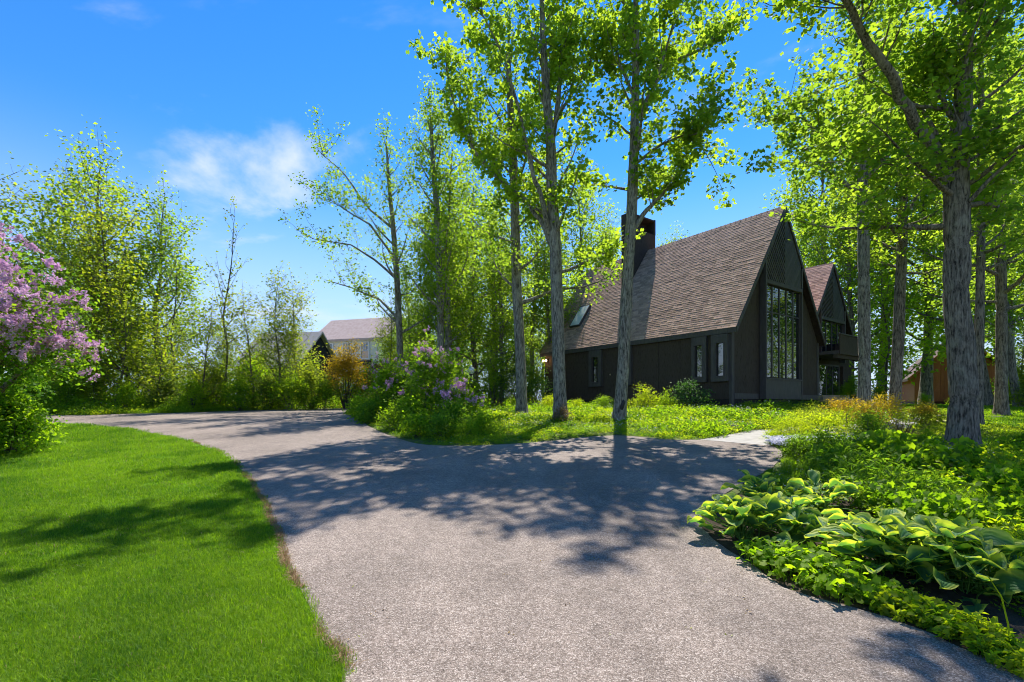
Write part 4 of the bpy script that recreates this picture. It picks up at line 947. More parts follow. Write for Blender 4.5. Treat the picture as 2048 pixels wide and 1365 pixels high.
own_tree('maple_tree', 'trunk half hidden just behind the biggest tree', (1955, 850), 15.5,
         [(1958, 740), (1960, 600), (1962, 480), (1962, 350), (1962, 200), (1962, 60)], [12, 10, 10, 9.5, 9, 8, 6, 4], seed=29, nl=24, h0=.4, ll=3.4, e0=12, e1=55, nstep=.30, leafn=14, leafsize=.125, bark='bark2', leaf='maple')
own_tree('maple_tree', 'rightmost straight trunk beside the cabin deck', (2003, 842), 19,
         [(2003, 740), (2003, 620), (2001, 500), (2000, 380), (2000, 250), (2000, 120)], [17, 13.5, 13, 12, 11, 10, 7, 4], seed=30, nl=26, h0=.32, ll=3.8, e0=10, e1=52, nstep=.30, leafn=14, leafsize=.125, bark='bark2', leaf='maple')

# -- woodland trees: a few kinds, copied with their own turn and size
def sway(h, seed, n=6, a=.03):
    r_ = random.Random(seed); x = y = 0; out = [(0, 0, 0)]
    for i in range(1, n + 1): x += r_.gauss(0, a * h / n * 2); y += r_.gauss(0, a * h / n * 2); out.append((x, y, h * i / n))
    return out
KIND = {
    'full': tree_meshes('full', 41, sway(14, 1), [.20, .18, .16, .13, .10, .06, .03], M['bark2'], M['maple'], nl=34, h0=.16, ll=4.4, e0=5, e1=60, nstep=.26, leafn=10, leafsize=.165, spread=.28, step=.42, rough=0, ntrunk=7, flat=1, prof=lambda t: .75 + .6 * t - 1.0 * t * t),
    'full2': tree_meshes('full2', 42, sway(14, 2), [.18, .16, .15, .12, .09, .06, .03], M['bark'], M['maple'], nl=30, h0=.26, ll=4.2, e0=10, e1=62, nstep=.26, leafn=10, leafsize=.165, spread=.28, step=.42, rough=0, ntrunk=7, flat=1, prof=lambda t: .6 + 1.0 * t - 1.25 * t * t),
    'dark': tree_meshes('dark', 43, sway(13, 3), [.16, .15, .13, .11, .08, .05, .02], M['bark2'], M['maple2'], nl=42, h0=.08, ll=4.4, e0=10, e1=58, prof=lambda t: .7 + .8 * t - 1.15 * t * t, leafn=3, leafsize=.17, spread=.26, step=.42, rough=0, ntrunk=7, flat=1),
    'young': tree_meshes('young', 44, sway(10, 4, a=.05), [.085, .075, .065, .055, .045, .03, .012], M['bark3'], M['olive'], nl=40, h0=.06, ll=3.4, e0=20, e1=58, prof=lambda t: .75 + .6 * t - 1.0 * t * t, leafn=3, leafsize=.15, spread=.22, step=.42, rough=0, ntrunk=6, flat=1),
    'yellow': tree_meshes('yellow', 45, sway(9, 5, a=.05), [.08, .07, .06, .05, .04, .03, .012], M['bark3'], M['yell'], nl=40, h0=.05, ll=3.4, e0=15, e1=58, prof=lambda t: .8 + .5 * t - .95 * t * t, leafn=3, leafsize=.15, spread=.23, step=.42, rough=0, ntrunk=6, flat=1),
    'sparse': tree_meshes('sparse', 46, sway(11, 6, a=.04), [.08, .07, .06, .05, .04, .025, .01], M['bark3'], M['olive'], nl=20, h0=.3, ll=2.6, e0=35, e1=70, leafn=2, leafsize=.16, spread=.12, step=.62, rough=0, ntrunk=6, flat=1),
    'under': tree_meshes('under', 47, sway(4.5, 7, a=.06), [.05, .045, .04, .03, .02, .015, .01], M['bark3'], M['shrub'], nl=24, h0=.06, ll=2.2, e0=30, e1=70, leafn=5, leafsize=.15, spread=.2, step=.4, rough=0, ntrunk=5, flat=1),
    'underyellow': tree_meshes('underyellow', 48, sway(5, 8, a=.06), [.05, .045, .04, .03, .02, .015, .01], M['bark3'], M['yell'], nl=24, h0=.1, ll=2.3, e0=25, e1=68, leafn=5, leafsize=.15, spread=.2, step=.4, rough=0, ntrunk=5, flat=1),
}
KH = dict(full=15.5, full2=15.5, dark=14, young=11, yellow=10, sparse=12, under=5.2, underyellow=5.8)
rw = random.Random(77)
def wood(name, kind, u, vtop, Y, label, group=None, wide=1.0, rz=None, dx=0):
    x = (u - CX) / FPX * Y + dx; z0 = gz(x, Y); h = CAMH + (HZ - vtop) / FPX * Y - z0; s = h / KH[kind]
    return plant_tree(name, label, (x, Y, z0 - .05), KIND[kind], rw.random() * 6.28 if rz is None else rz, (s * wide, s * wide, s), group)
G1 = 'young trees of the wood along the far driveway edge'
for u, vt, Y, kd, lb in (
        (30, 330, 25, 'yellow', 'tall yellow-green tree rising behind the big purple lilac'), (120, 330, 27, 'young', 'olive young tree just right of the purple lilac top'),
        (205, 292, 26, 'dark', 'tallest dark green tree of the left wood'), (265, 375, 24, 'yellow', 'yellow-leaved tree in front of the tallest dark tree'),
        (318, 375, 27, 'dark', 'dark green tree on the right flank of the tallest left tree'), (150, 420, 23, 'yellow', 'yellow-green tree low behind the lilac flowers'),
        (345, 500, 25, 'sparse', 'thin nearly bare tree left of the slender open tree'), (455, 412, 24, 'sparse', 'slender open tree with bare twigs standing above its neighbours'),
        (405, 600, 23, 'yellow', 'small yellow-green tree left of the slender open tree'), (505, 575, 24.5, 'yellow', 'yellow-green tree right of the slender open tree'),
        (560, 540, 25, 'young', 'olive tree with arching top left of the pale house'), (612, 560, 26, 'yellow', 'bright tree touching the garage roof'),
        (225, 560, 22.2, 'underyellow', 'low golden-green sapling at the left wood edge'), (300, 620, 22.5, 'underyellow', 'yellow sapling in the gap of the left wood')):
    wood('young_tree', kd, u, vt, Y, lb, G1, 1.0 if kd == 'sparse' else 1.08)
GB = 'trees in the second row of the left wood'
for u, vt, Y, kd in ((-60, 380, 31, 'dark'), (70, 440, 34, 'dark'), (170, 460, 36, 'young'), (260, 520, 35, 'full2'), (350, 610, 38, 'young'), (430, 640, 36, 'yellow'), (520, 660, 40, 'young'), (-160, 350, 27, 'yellow'), (590, 690, 34, 'under')):
    wood('background_tree', kd, u, vt, Y, 'background tree standing deeper in the left wood', GB)
G2 = 'trees behind the island lilac and left of the house'
for u, vt, Y, kd, lb in (
        (848, 420, 28, 'full2', 'leafy tree between the sparse tree and the twin-trunked maple'), (955, 330, 31, 'dark', 'dark slim tree directly behind the globe lamp'),
        (988, 380, 34, 'full', 'full green tree right of the globe lamp, farther back'), (1058, 330, 33, 'full2', 'bright tree seen between the two island maples'),
        (1160, 350, 37, 'full', 'bright yellow-green tree rising behind the left roof end'), (1215, 430, 41, 'full2', 'tree crown showing above the roof left of the chimney'),
        (915, 470, 37, 'full', 'full tree low behind the twin-trunked maple'), (1345, 470, 44, 'full', 'tree top just peeking over the ridge right of the chimney'),
        (800, 600, 30, 'yellow', 'low bright tree right of the pale house'), (812, 520, 31, 'full2', 'leafy tree behind the sparse leaning tree'), (905, 380, 27, 'full2', 'fresh green tree just behind the twin-trunked maple'), (1000, 420, 26, 'full', 'broad green tree behind the slim maple'), (1095, 470, 31, 'full2', 'green tree between the maples and the roof end'), (830, 600, 40, 'dark', 'dark tree above the left end of the island lilac')):
    wood('background_tree', kd, u, vt, Y, lb, G2)
for u, vt, Y, kd in ((800, 660, 52, 'full2'), (860, 600, 56, 'full'), (925, 620, 50, 'full2'), (985, 600, 58, 'full'), (1040, 630, 48, 'full2'), (1090, 600, 60, 'full'), (1130, 560, 52, 'full'), (450, 700, 60, 'full2'), (330, 690, 62, 'full'), (200, 640, 55, 'full2')):
    wood('far_tree', kd, u, vt, Y, 'distant tree filling the gaps between nearer trunks', 'distant trees of the wood', 1.5)
G3 = 'woodland trees behind the house and cabin on the right'
for u, vt, Y, kd, lb in (
        (1590, 400, 50, 'full2', 'tree crown just right of the main gable tip'), (1650, 230, 42, 'full', 'bright full tree above the second gable'),
        (1700, 330, 36, 'full', 'bright tree directly behind the balcony tree'), (1760, 120, 40, 'full2', 'tall tree seen between the balcony tree and curved trunk'),
        (1850, 60, 37, 'full', 'tall bright tree behind the cabin roof'), (1905, 400, 52, 'full', 'green tree behind the middle of the cabin'),
        (1975, 60, 31, 'full', 'large leafy tree behind the cabin deck'), (2040, 200, 27, 'full2', 'bright tree at the right edge behind the rightmost trunk'),
        (2110, 60, 22, 'full', 'near leafy tree reaching in from the right edge'), (1985, 480, 52, 'full', 'tree closing the gap behind the deck railing'),
        (1770, 520, 30, 'under', 'low sapling left of the cabin wall'), (2045, 600, 30, 'underyellow', 'yellow-green sapling at the right edge beyond the side lawn')):
    wood('background_tree', kd, u, vt, Y, lb, G3)

# black ellipsoid painting the shade inside the hollow of the straight maple
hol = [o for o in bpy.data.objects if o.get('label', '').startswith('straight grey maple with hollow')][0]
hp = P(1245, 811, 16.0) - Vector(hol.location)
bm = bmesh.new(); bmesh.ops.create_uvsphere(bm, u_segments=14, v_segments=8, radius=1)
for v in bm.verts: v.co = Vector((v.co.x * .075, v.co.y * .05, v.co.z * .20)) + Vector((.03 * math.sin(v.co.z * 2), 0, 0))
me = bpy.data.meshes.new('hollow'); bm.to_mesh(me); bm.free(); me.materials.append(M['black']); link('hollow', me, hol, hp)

# trees standing beyond the left and right picture edges; they show in the window panes
for i, (x, y, k, sc_) in enumerate(((-24, 14.5, 'full', .75), (-29, 19, 'full2', .8), (-36, 23, 'full', .9), (-33, 12, 'dark', .8), (-27, 9, 'full2', .7), (37, 23, 'full', .8), (44, 30, 'full2', .9), (52, 35, 'full', 1.0), (47, 22, 'dark', .9), (60, 31, 'full', 1.0))):
    plant_tree('side_tree', 'leafy tree beyond the left picture edge' if x < 0 else 'leafy tree beyond the right picture edge', (x, y, gz(x, y) - .05), KIND[k], i * 1.7, sc_, 'trees beyond the left edge' if x < 0 else 'trees beyond the right edge')

# ------------------------------------------------------------------ shrubs and garden plants
def shrub_meshes(seed, rx, ry, h, n, size, leafm, kind='kite', clumps=60, cr=.22, shell=.5, base=.12, bark='bark3', stems=14, flare=1.0, tonev=.12, top_m=None, topf=0.0):
    """stems and foliage of a bushy plant: leaf clumps spread through an uneven dome"""
    nr = np.random.default_rng(seed); rg = random.Random(seed)
    a = nr.random(clumps) * 6.283; cz = nr.random(clumps) ** .8
    rr = (shell + (1 - shell) * nr.random(clumps) ** .5)
    ang = cz * (math.pi / 2) * .96
    lump = 1 + .22 * np.sin(a * 3 + seed) * np.cos(cz * 5 + seed * 2) + nr.normal(0, .08, clumps)
    c = np.stack([np.cos(a) * np.cos(ang) ** (1 / flare) * rx * rr * lump, np.sin(a) * np.cos(ang) ** (1 / flare) * ry * rr * lump, base * h + (np.sin(ang) * rr * lump) * h * (1 - base)], 1)
    c[:, 2] = np.maximum(c[:, 2], .04 * h)
    per = max(1, n // clumps)
    pos = np.repeat(c, per, 0) + nr.normal(0, 1, (clumps * per, 3)) * cr * np.array([1, 1, .8]); pos[:, 2] = np.maximum(pos[:, 2], .02)
    od = pos - np.array([0, 0, h * .35]); od /= np.linalg.norm(od, axis=1, keepdims=True) + 1e-9
    tone = np.clip(np.repeat(nr.normal(.5, tonev, clumps), per) + nr.normal(0, .15, clumps * per), 0, 1)
    V, F, T = leaves(pos, size, nr, kind, .6, tone, od, .1)
    mats = [leafm] + ([top_m] if top_m else [])
    lb = LB()
    if top_m:
        k = len(LEAF[kind][0]); kf = len(LEAF[kind][1]); sel = (pos[:, 2] / h + nr.normal(0, .12, len(pos))) > (1 - topf)
        mi = np.repeat(sel.astype(int), kf); lb.add(V, F, T, 0); lb.Mi[-1] = mi
    else: lb.add(V, F, T, 0)
    st = MB()
    for i in rg.sample(range(clumps), min(stems, clumps)):
        e = Vector(c[i]); b0 = Vector((rg.gauss(0, .06 * rx), rg.gauss(0, .06 * ry), -.08)); mdl = b0.lerp(e, .5) + Vector((rg.gauss(0, .06) * rx, rg.gauss(0, .06) * ry, .1 * h))
        st.tube([b0, mdl, e], [.009 * h + .003, .006 * h + .002, .003], 4, cap=False)
    return st.mesh('stems', M[bark], True), lb.mesh('foliage', mats), c
def shrub(name, label, loc, mm, rz=0.0, scl=1.0, group=None, cat='shrub'):
    t = tag(empty(name, loc, rz), label, cat, group); t.scale = scl if hasattr(scl, '__len__') else (scl,) * 3
    link('stems', mm[0], t); link('foliage', mm[1], t); return t
def onground(u, v): return gp(u, v)
def at_g(u, Y): x = (u - CX) / FPX * Y; return Vector((x, Y, gz(x, Y)))

# lilac blossom: a cone of small four-petalled florets
def panicle(seed, mat, L=.17, r=.055, n=46):
    nr = np.random.default_rng(seed); t = nr.random(n) ** .8; a = nr.random(n) * 6.28; rad = r * (1 - t) ** .7 * nr.uniform(.6, 1.1, n)
    pos = np.stack([rad * np.cos(a), rad * np.sin(a), t * L], 1); od = np.stack([np.cos(a), np.sin(a), np.full(n, .5)], 1)
    V, F, T = leaves(pos, .036, nr, 'heart', .2, None, od, 0); return LB().add(V, F, T, 0).mesh('blossom', [mat])
def truss(seed, mat):
    nr = random.Random(seed); lb = LB()
    for k in range(4):
        nq = np.random.default_rng(seed * 7 + k); n = 40; L = .19; t = nq.random(n) ** .8; a = nq.random(n) * 6.28; rad = .06 * (1 - t) ** .6 * nq.uniform(.6, 1.1, n)
        ax = np.array([nr.gauss(0, .5), nr.gauss(0, .5), 1.0]); ax /= np.linalg.norm(ax); off = np.array([nr.gauss(0, .09), nr.gauss(0, .09), nr.gauss(0, .05)])
        pos = off + ax[None] * (t * L)[:, None] + np.stack([rad * np.cos(a), rad * np.sin(a), 0 * a], 1); od = np.stack([np.cos(a), np.sin(a), np.full(n, .5)], 1)
        V, F, T = leaves(pos, .042, nq, 'heart', .2, None, od, 0); lb.add(V, F, T, 0)
    return lb.mesh('blossom', [mat])
PAN = [panicle(i, M['petal']) for i in range(4)]; TRU = [truss(20 + i, M['petal']) for i in range(5)]; PANP = [panicle(10 + i, M['petalp']) for i in range(3)]
def blossoms(parent, pts, meshes, seed, smin=.8, smax=1.4):
    rg = random.Random(seed)
    for p in pts:
        o = link('blossom', rg.choice(meshes), parent, p, (rg.gauss(0, .5), rg.gauss(0, .5), rg.random() * 6.28), rg.uniform(smin, smax))

# -- big purple lilac at the left edge, an arching shrub on bent trunks
b0 = at_g(-120, 10.6)
lil = tag(empty('lilac_bush', b0), 'big purple lilac in full bloom at the left edge', 'lilac')
rg = random.Random(3); nr = np.random.default_rng(3)
sm = MB(); cl = []
for (u, v, dy) in ((200, 655, -.2), (170, 590, .4), (150, 700, .3), (60, 470, .2), (110, 540, -.3), (20, 520, -.6), (-40, 470, .5), (-90, 560, -.7), (-150, 520, .2), (40, 620, -.8), (90, 640, .6), (-20, 640, .3), (130, 620, -.6)):
    e = P(u - 58, v + 14, 10.4 + dy) - b0; m1 = Vector((e.x * .35 + rg.gauss(0, .1), e.y * .3, e.z * .42)); m2 = Vector((e.x * .75, e.y * .7, e.z * .78 + .1))
    sm.tube([Vector((rg.gauss(0, .15), rg.gauss(0, .15), -.1)), m1, m2, e], [.075, .055, .032, .012], 7, cap=False, rough=.06, seed=3); cl.append((m1, m2, e))
sm.obj('stems', M['bark2'], lil, True)
cs = []
for m1, m2, e in cl:
    for k in range(30):
        q = m1.lerp(m2, rg.random()) if rg.random() < .4 else m2.lerp(e, rg.random() * 1.15)
        cs.append(q + Vector((rg.gauss(0, .42), rg.gauss(0, .45), rg.gauss(0, .34))))
C = np.array([tuple(c) for c in cs]); pos = np.repeat(C, 34, 0) + nr.normal(0, .15, (len(C) * 34, 3))
V, F, T = leaves(pos, .085, nr, 'heart', .5, np.clip(np.repeat(nr.normal(.45, .15, len(C)), 34) + nr.normal(0, .15, len(pos)), 0, 1))
link('foliage', LB().add(V, F, T).mesh('foliage', [M['lilac_leaf']]), lil)
tips = sorted([c for c in cs if c.z > 1.75 and c.x > -.3], key=lambda c: c.y - .25 * c.z)
bp = [c + Vector((rg.gauss(.05, .10), rg.gauss(-.20, .12), rg.gauss(.10, .10))) for c in tips[:285]]
blossoms(lil, bp, TRU, 5, .8, 1.35)
# -- light green hedge shrub below it
for i, (u, Y, s, lb) in enumerate(((20, 10.1, 1.0, 'light green leafy shrub under the purple lilac at the lawn edge'), (-70, 9.6, 1.1, 'light green shrub cut by the left picture edge'), (62, 10.7, .7, 'small light green shrub beside the lawn under the lilac'))):
    shrub('leafy_shrub', lb, at_g(u, Y), shrub_meshes(60 + i, .62, .62, 1.12, 3600, .075, M['shrub'], 'heart', 90, .12), 0, s, 'light green shrubs under the left lilac')

# -- island lilac: a wide mound of several flowering bushes grown together
GL = 'bushes of the flowering lilac mound on the island'
for i, (u, Y, rx, h, n, nb, lb) in enumerate((
        (782, 17.2, 1.15, 2.0, 5200, 22, 'left bush of the island lilac mound at the driveway bend'), (862, 15.6, 1.15, 2.25, 6200, 44, 'middle bush of the island lilac mound with pale mauve blossom'),
        (918, 14.9, .9, 1.2, 5200, 46, 'right bush of the island lilac mound with bright pink blossom'), (845, 17.6, 1.3, 2.7, 5200, 24, 'tallest bush at the back of the island lilac mound'),
        (872, 17.8, .9, 2.2, 4600, 26, 'rear right bush of the island lilac mound by the globe lamp'))):
    mm = shrub_meshes(70 + i, rx, rx * .85, h, n, .085, M['lilac_leaf'] if i % 2 else M['shrub'], 'heart', 120, .15, .45, .06)
    t = shrub('lilac_bush', lb, at_g(u, Y), mm, 0, 1, GL, 'lilac')
    c = mm[2]; sel = [Vector(p) * 1.04 + Vector((rg.gauss(0, .08), -.12 + rg.gauss(0, .06), .08)) for p in c if p[2] > h * .38 and p[1] < rx * .45]
    rg.shuffle(sel); sel = sel[:nb]
    blossoms(t, [p for k, p in enumerate(sel) if not (i == 2 and k % 2)], TRU, 30 + i, .5, .85)
    if i == 2: blossoms(t, [p for k, p in enumerate(sel) if k % 2], PANP, 40, 1.2, 1.9)
# pale, fine-leaved plants round the mound's foot
for i, (u, Y, s) in enumerate(((722, 18.6, .9), (745, 16.4, .8), (790, 14.2, .8), (835, 12.9, .75), (885, 12.5, .7), (930, 12.4, .6), (965, 13.2, .7), (905, 13.4, 1.0), (955, 14.4, .9), (820, 14.6, 1.1))):
    if i == 0: LOWM = [shrub_meshes(90 + k, .62, .6, .75, 1700, .085, M['lilac_leaf' if k % 2 else 'shrub'], 'lance' if k == 2 else 'kite', 45, .15) for k in range(3)]
    shrub('low_shrub', 'low leafy plant skirting the foot of the island lilac mound', at_g(u, Y), LOWM[i % 3], i * 1.3, s, 'low plants at the foot of the lilac mound', 'plant')
# dark loose shrub by the far end of the house, and its neighbours
shrub('dark_shrub', 'tall dark green shrub between the slim maple and the house corner', at_g(1040, 25), shrub_meshes(101, 1.5, 1.2, 3.0, 7000, .10, M['dkshrub'], 'lance', 130, .2))
shrub('dark_shrub', 'rounded mid-green shrub left of the slim maple', at_g(990, 25.5), shrub_meshes(102, 1.1, 1.0, 2.5, 5200, .10, M['shrub'], 'lance', 110, .2))
shrub('golden_shrub', 'golden orange shrub in front of the pale house', at_g(692, 25.5), shrub_meshes(103, 1.15, 1.0, 3.2, 6000, .10, M['yell'], 'kite', 120, .2, top_m=M['gold'], topf=.62, stems=24))
shrub('golden_shrub', 'bronze-tinted shrub right of the golden shrub', at_g(765, 27), shrub_meshes(104, 1.0, 1.0, 2.4, 5200, .10, M['olive'], 'kite', 110, .2, top_m=M['brownleaf'], topf=.4))
shrub('round_shrub', 'clipped round green shrub beside the entrance steps', hw_pt(9.55, -1.0, -.25), shrub_meshes(105, .78, .78, 1.5, 7000, .06, M['shrub'], 'lance', 200, .08, .75), 0, 1)
# foundation planting
for i, (u, v, s, mk, lb) in enumerate(((1380, 800, 1.1, 'dkshrub', 'blue-green shrub under the pair of narrow windows'), (1290, 806, .95, 'lime', 'pale yellow-green perennial against the dark wall right of the hollow tree'),
                                       (1208, 812, .65, 'cover', 'leafy perennial just left of the hollow tree'), (1155, 812, .5, 'lime', 'yellow-green plant beside the two-stemmed maple'),
                                       (1330, 812, .7, 'shrub', 'leafy green plant between the pale perennial and blue-green shrub'), (1100, 806, .7, 'lime', 'bright plant left of the two-stemmed maple by the wall'))):
    p = at_g(u, 20.0 if u > 1350 else 22.0 - (u - 1100) * .006)
    shrub('foundation_plant', lb, p, shrub_meshes(110 + i, .75, .65, 1.05, 1500, .08, M[mk], 'kite', 24, .15, .35), i * 1.2, s, 'plants along the dark side wall', 'plant')
for i, (x, y, s) in enumerate(((.2, -.55, .9), (1.2, -.7, 1.0), (2.2, -.8, .95), (3.4, -.75, 1.0), (4.6, -.85, 1.05), (5.8, -.8, 1.0), (6.9, -.85, 1.0))):
    q = hw_pt(x, y); 
    if i == 0: LOWE = [shrub_meshes(120 + k, .75, .5, .34, 1900, .06, M['dkshrub' if k else 'shrub'], 'lance', 60, .09) for k in range(2)]
    shrub('low_evergreen', 'low dark spreading evergreen along the gable foundation', (q.x, q.y, gz(q.x, q.y)), LOWE[i % 2], i * 2.1, s, 'spreading evergreens below the tall window', 'shrub')
shrub('bronze_plant', 'small bronze-leaved shrub at the foot of the two-stemmed maple', at_g(1126, 15.9), shrub_meshes(130, .32, .3, .62, 700, .05, M['brownleaf'], 'kite', 30, .08), cat='plant')

# -- right-hand bed: golden and orange shrubs, dry stems, fine dark shrubs
for i, (u, Y, rx, h, mk, tm, lb) in enumerate((
        (1690, 14.6, .85, .85, 'lime', 'gold', 'gold-tipped spirea left of the balcony tree trunk'), (1620, 13.4, .8, .70, 'lime', 'yell', 'yellow-green feathery plant at the right side of the path'),
        (1768, 14.6, .75, .85, 'lime', 'amber', 'orange-tipped spirea between the two grey trunks'), (1655, 12.2, .8, .62, 'lime', 'lime', 'lime green mound in front of the gold-tipped spirea'),
        (1740, 12.6, .6, .72, 'yell', 'amber', 'small orange-tinted spirea above the white phlox'), (1845, 15.5, .6, .6, 'yell', 'amber', 'rusty low shrub left of the biggest trunk'),
        (1578, 12.0, .55, .5, 'lime', 'lime', 'grassy yellow-green mound at the corner of path and driveway'))):
    shrub('spirea_bush', lb, at_g(u, Y), shrub_meshes(140 + i, rx, rx * .85, h, 3000, .055, M[mk], 'lance' if i in (1, 6) else 'kite', 80, .10, .6, .05, top_m=M[tm], topf=.32), 0, 1, 'golden and lime shrubs of the right bed')
for i, (u, Y, rx, h, lb) in enumerate(((1642, 9.0, .42, .62, 'dark fine-leaved shrub at the driveway edge behind the hostas'), (1738, 9.8, .38, .85, 'dark upright shrub in front of the white phlox'),
                                      (1690, 8.6, .4, .5, 'mid-green fine-leaved plant between the two dark shrubs'), (1600, 9.4, .3, .42, 'small feathery shrub at the bed tip by the driveway'))):
    shrub('dark_perennial', lb, at_g(u, Y), shrub_meshes(150 + i, rx, rx, h, 2600, .042, M['lilac_leaf'], 'kite', 70, .07), 0, 1, 'fine dark shrubs of the right bed', 'plant')
dg = MB(); rgd = random.Random(9)
for k in range(150):
    a = rgd.random() * 6.28; r0 = rgd.random() * .16; L_ = rgd.uniform(.35, .75); ln = abs(rgd.gauss(0, .38)); d = Vector((math.cos(a) * ln, math.sin(a) * ln, 1)).normalized()
    b = Vector((math.cos(a) * r0, math.sin(a) * r0, -.03)); dg.tube([b, b + d * L_ * .6, b + d * L_ + Vector((d.x, d.y, -.2)) * L_ * .15], [.005, .004, .002], 3, 0, rgd.random(), False)
dgo = tag(empty('dry_shrub', at_g(1800, 11.6)), 'bare straw-coloured stems of a dry shrub left of the biggest trunk', 'shrub'); dg.obj('stems', M['straw'], dgo)
dgo.scale = (1.1, 1.1, 1)

# -- hostas: every blade is an object
def hosta_leaf(seed, reach, rise, L, W):
    rg = random.Random(seed); nu, nv = 9, 7; V = []; ed = []; ve = []
    # petiole in the x-z plane from the crown, blade at its end bending outwards and down
    pet = [(0, 0, 0), (reach * .35, 0, rise * .62), (reach, 0, rise)]
    tilt = rg.uniform(.2, .75); cup = rg.uniform(.15, .38); twist = rg.gauss(0, .25); bend = rg.uniform(.5, 1.0)
    for i in range(nu):
        t = i / (nu - 1); w = W * (math.sin(math.pi * min(t * 1.0, 1)) ** .62) * (1.12 - .45 * t) if 0 < t < 1 else 0.004
        x = reach + L * (math.sin(bend * t) / bend if bend else t); z = rise + L * (tilt * t - .5 * bend * t * t)
        for j in range(nv):
            s = j / (nv - 1) * 2 - 1; yy = s * w / 2
            if i == 0: yy = s * W * .12
            zz = z + cup * w * (s * s) + .012 * math.sin(t * 9 + s * 3 + seed) + twist * yy
            V.append((x - .04 * (1 - abs(s)) * (i == 0), yy, zz)); e = max(abs(s), 1 - min(1, (1 - t) * 4)); ed.append(max(e, .0)); ve.append(s * 26)
    F = [(i * nv + j, (i + 1) * nv + j, (i + 1) * nv + j + 1, i * nv + j + 1) for i in range(nu - 1) for j in range(nv - 1)]
    m = MB(); m.add(V, F); m.tube(pet, [.007, .006, .005], 4, 0, .5, False)
    n = len(m.v) - len(V); me = m.mesh('leaf', M['hosta'], True)
    a = me.attributes.new('edge', 'FLOAT', 'POINT'); a.data.foreach_set('value', np.array(ed + [.6] * n, np.float32))
    a = me.attributes.new('vein', 'FLOAT', 'POINT'); a.data.foreach_set('value', np.array(ve + [0] * n, np.float32)); return me
RING = [[hosta_leaf(200 + r_ * 10 + k, (.05, .15, .27, .36)[r_] + .02 * k, (.37, .33, .24, .12)[r_] - .02 * k, (.20, .23, .245, .235)[r_], (.145, .168, .18, .165)[r_]) for k in range(3)] for r_ in range(4)]
def hosta(label, u, v, s, seed, n=(11, 18, 21, 15)):
    rg = random.Random(seed); p = gp(u, v); t = tag(empty('hosta', p, rg.random() * 6), label, 'hosta', 'variegated hostas in the right bed'); t.scale = (s, s, s)
    for r_, c in enumerate(n):
        for k in range(c):
            a = k * 6.283 / c + rg.gauss(0, .16) + r_ * .4
            link('leaf', rg.choice(RING[r_]), t, (rg.gauss(0, .05), rg.gauss(0, .05), rg.gauss(0, .015)), (rg.gauss(0, .2), rg.gauss(0, .16), a), rg.uniform(.7, 1.2))
hosta('nearest variegated hosta clump, its left third beside bare soil', 1778, 1142, .95, 1)
hosta('middle of the nearest hosta clump, tallest mound', 1858, 1160, 1.05, 2, (12, 19, 22, 16))
hosta('right end of the nearest hosta clump, big dark blades', 1940, 1184, 1.0, 7)
hosta('front left hosta where the bed bulges into the driveway', 1482, 1078, .9, 3)
hosta('front right hosta of the left clump, behind the lady\'s mantle', 1580, 1080, .95, 4)
hosta('back left hosta of the left clump along the driveway', 1535, 1020, .86, 5)
hosta('back right hosta of the left clump beside bare soil', 1640, 1022, .86, 6)

# -- lady's mantle and other leafy perennials
def stem_plant(seed, rad, h, ns, leafm, size, kind='kite', per=9, lean=.25, flat=.4):
    nr = np.random.default_rng(seed); rg = random.Random(seed); st = MB(); pos = []; od = []
    for k in range(ns):
        a = rg.random() * 6.283; r0 = rad * math.sqrt(rg.random()); b = Vector((r0 * math.cos(a), r0 * math.sin(a), -.02)); d = Vector((math.cos(a) * lean * r0 / rad + rg.gauss(0, .12), math.sin(a) * lean * r0 / rad + rg.gauss(0, .12), 1)).normalized()
        L_ = h * rg.uniform(.6, 1.1) * (1 - .25 * r0 / rad); st.tube([b, b + d * L_ * .5, b + d * L_], [.0035, .003, .002], 3, 0, .5, False)
        for q in range(per):
            f = .3 + .7 * (q + 1) / per; aa = q * 2.4 + rg.random(); pos.append(b + d * L_ * f + Vector((math.cos(aa), math.sin(aa), 0)) * size * .25 * (1.2 - f)); od.append((math.cos(aa), math.sin(aa), .25))
    pos = np.array([tuple(p) for p in pos]); V, F, T = leaves(pos, size, nr, kind, flat, None, np.array(od), .1)
    return st.mesh('stems', M['shrub'], False), LB().add(V, F, T).mesh('foliage', [leafm]), None
MANT = [stem_plant(300 + k, .32, .25, 110, M['shrub'], .07, 'maple', 3, .35, 1.1) for k in range(2)]
for i, (u, v, s, lb) in enumerate(((1545, 1128, .85, 'rounded-leaf mantle plant at the driveway edge below the left hostas'), (1610, 1152, 1.0, 'rounded-leaf mantle plant in the middle of the edge planting'), (1680, 1180, .95, 'rounded-leaf mantle plant touching the nearest hosta'))):
    shrub('mantle_plant', lb, gp(u, v), MANT[i % 2], i * 2.0, s, 'mantle plants at the driveway edge', 'plant')
EDGE = [stem_plant(310 + k, .17, .20, 34, M['lime' if k != 1 else 'shrub'], .055, 'kite', 10, .3, .6) for k in range(3)]
for i, (u, v, s) in enumerate(((1742, 1200, .8), (1775, 1218, .9), (1815, 1234, .95), (1858, 1252, .95), (1900, 1268, .9), (1940, 1286, .85), (1985, 1308, .85), (2020, 1328, .8), (1835, 1228, .7), (1925, 1262, .75), (1965, 1285, .7), (2040, 1342, .75))):
    shrub('edge_perennial', 'lime green leafy perennial between the nearest hosta and the driveway', gp(u, v), EDGE[i % 3], i * 1.7, s, 'lime perennials along the driveway edge', 'plant')
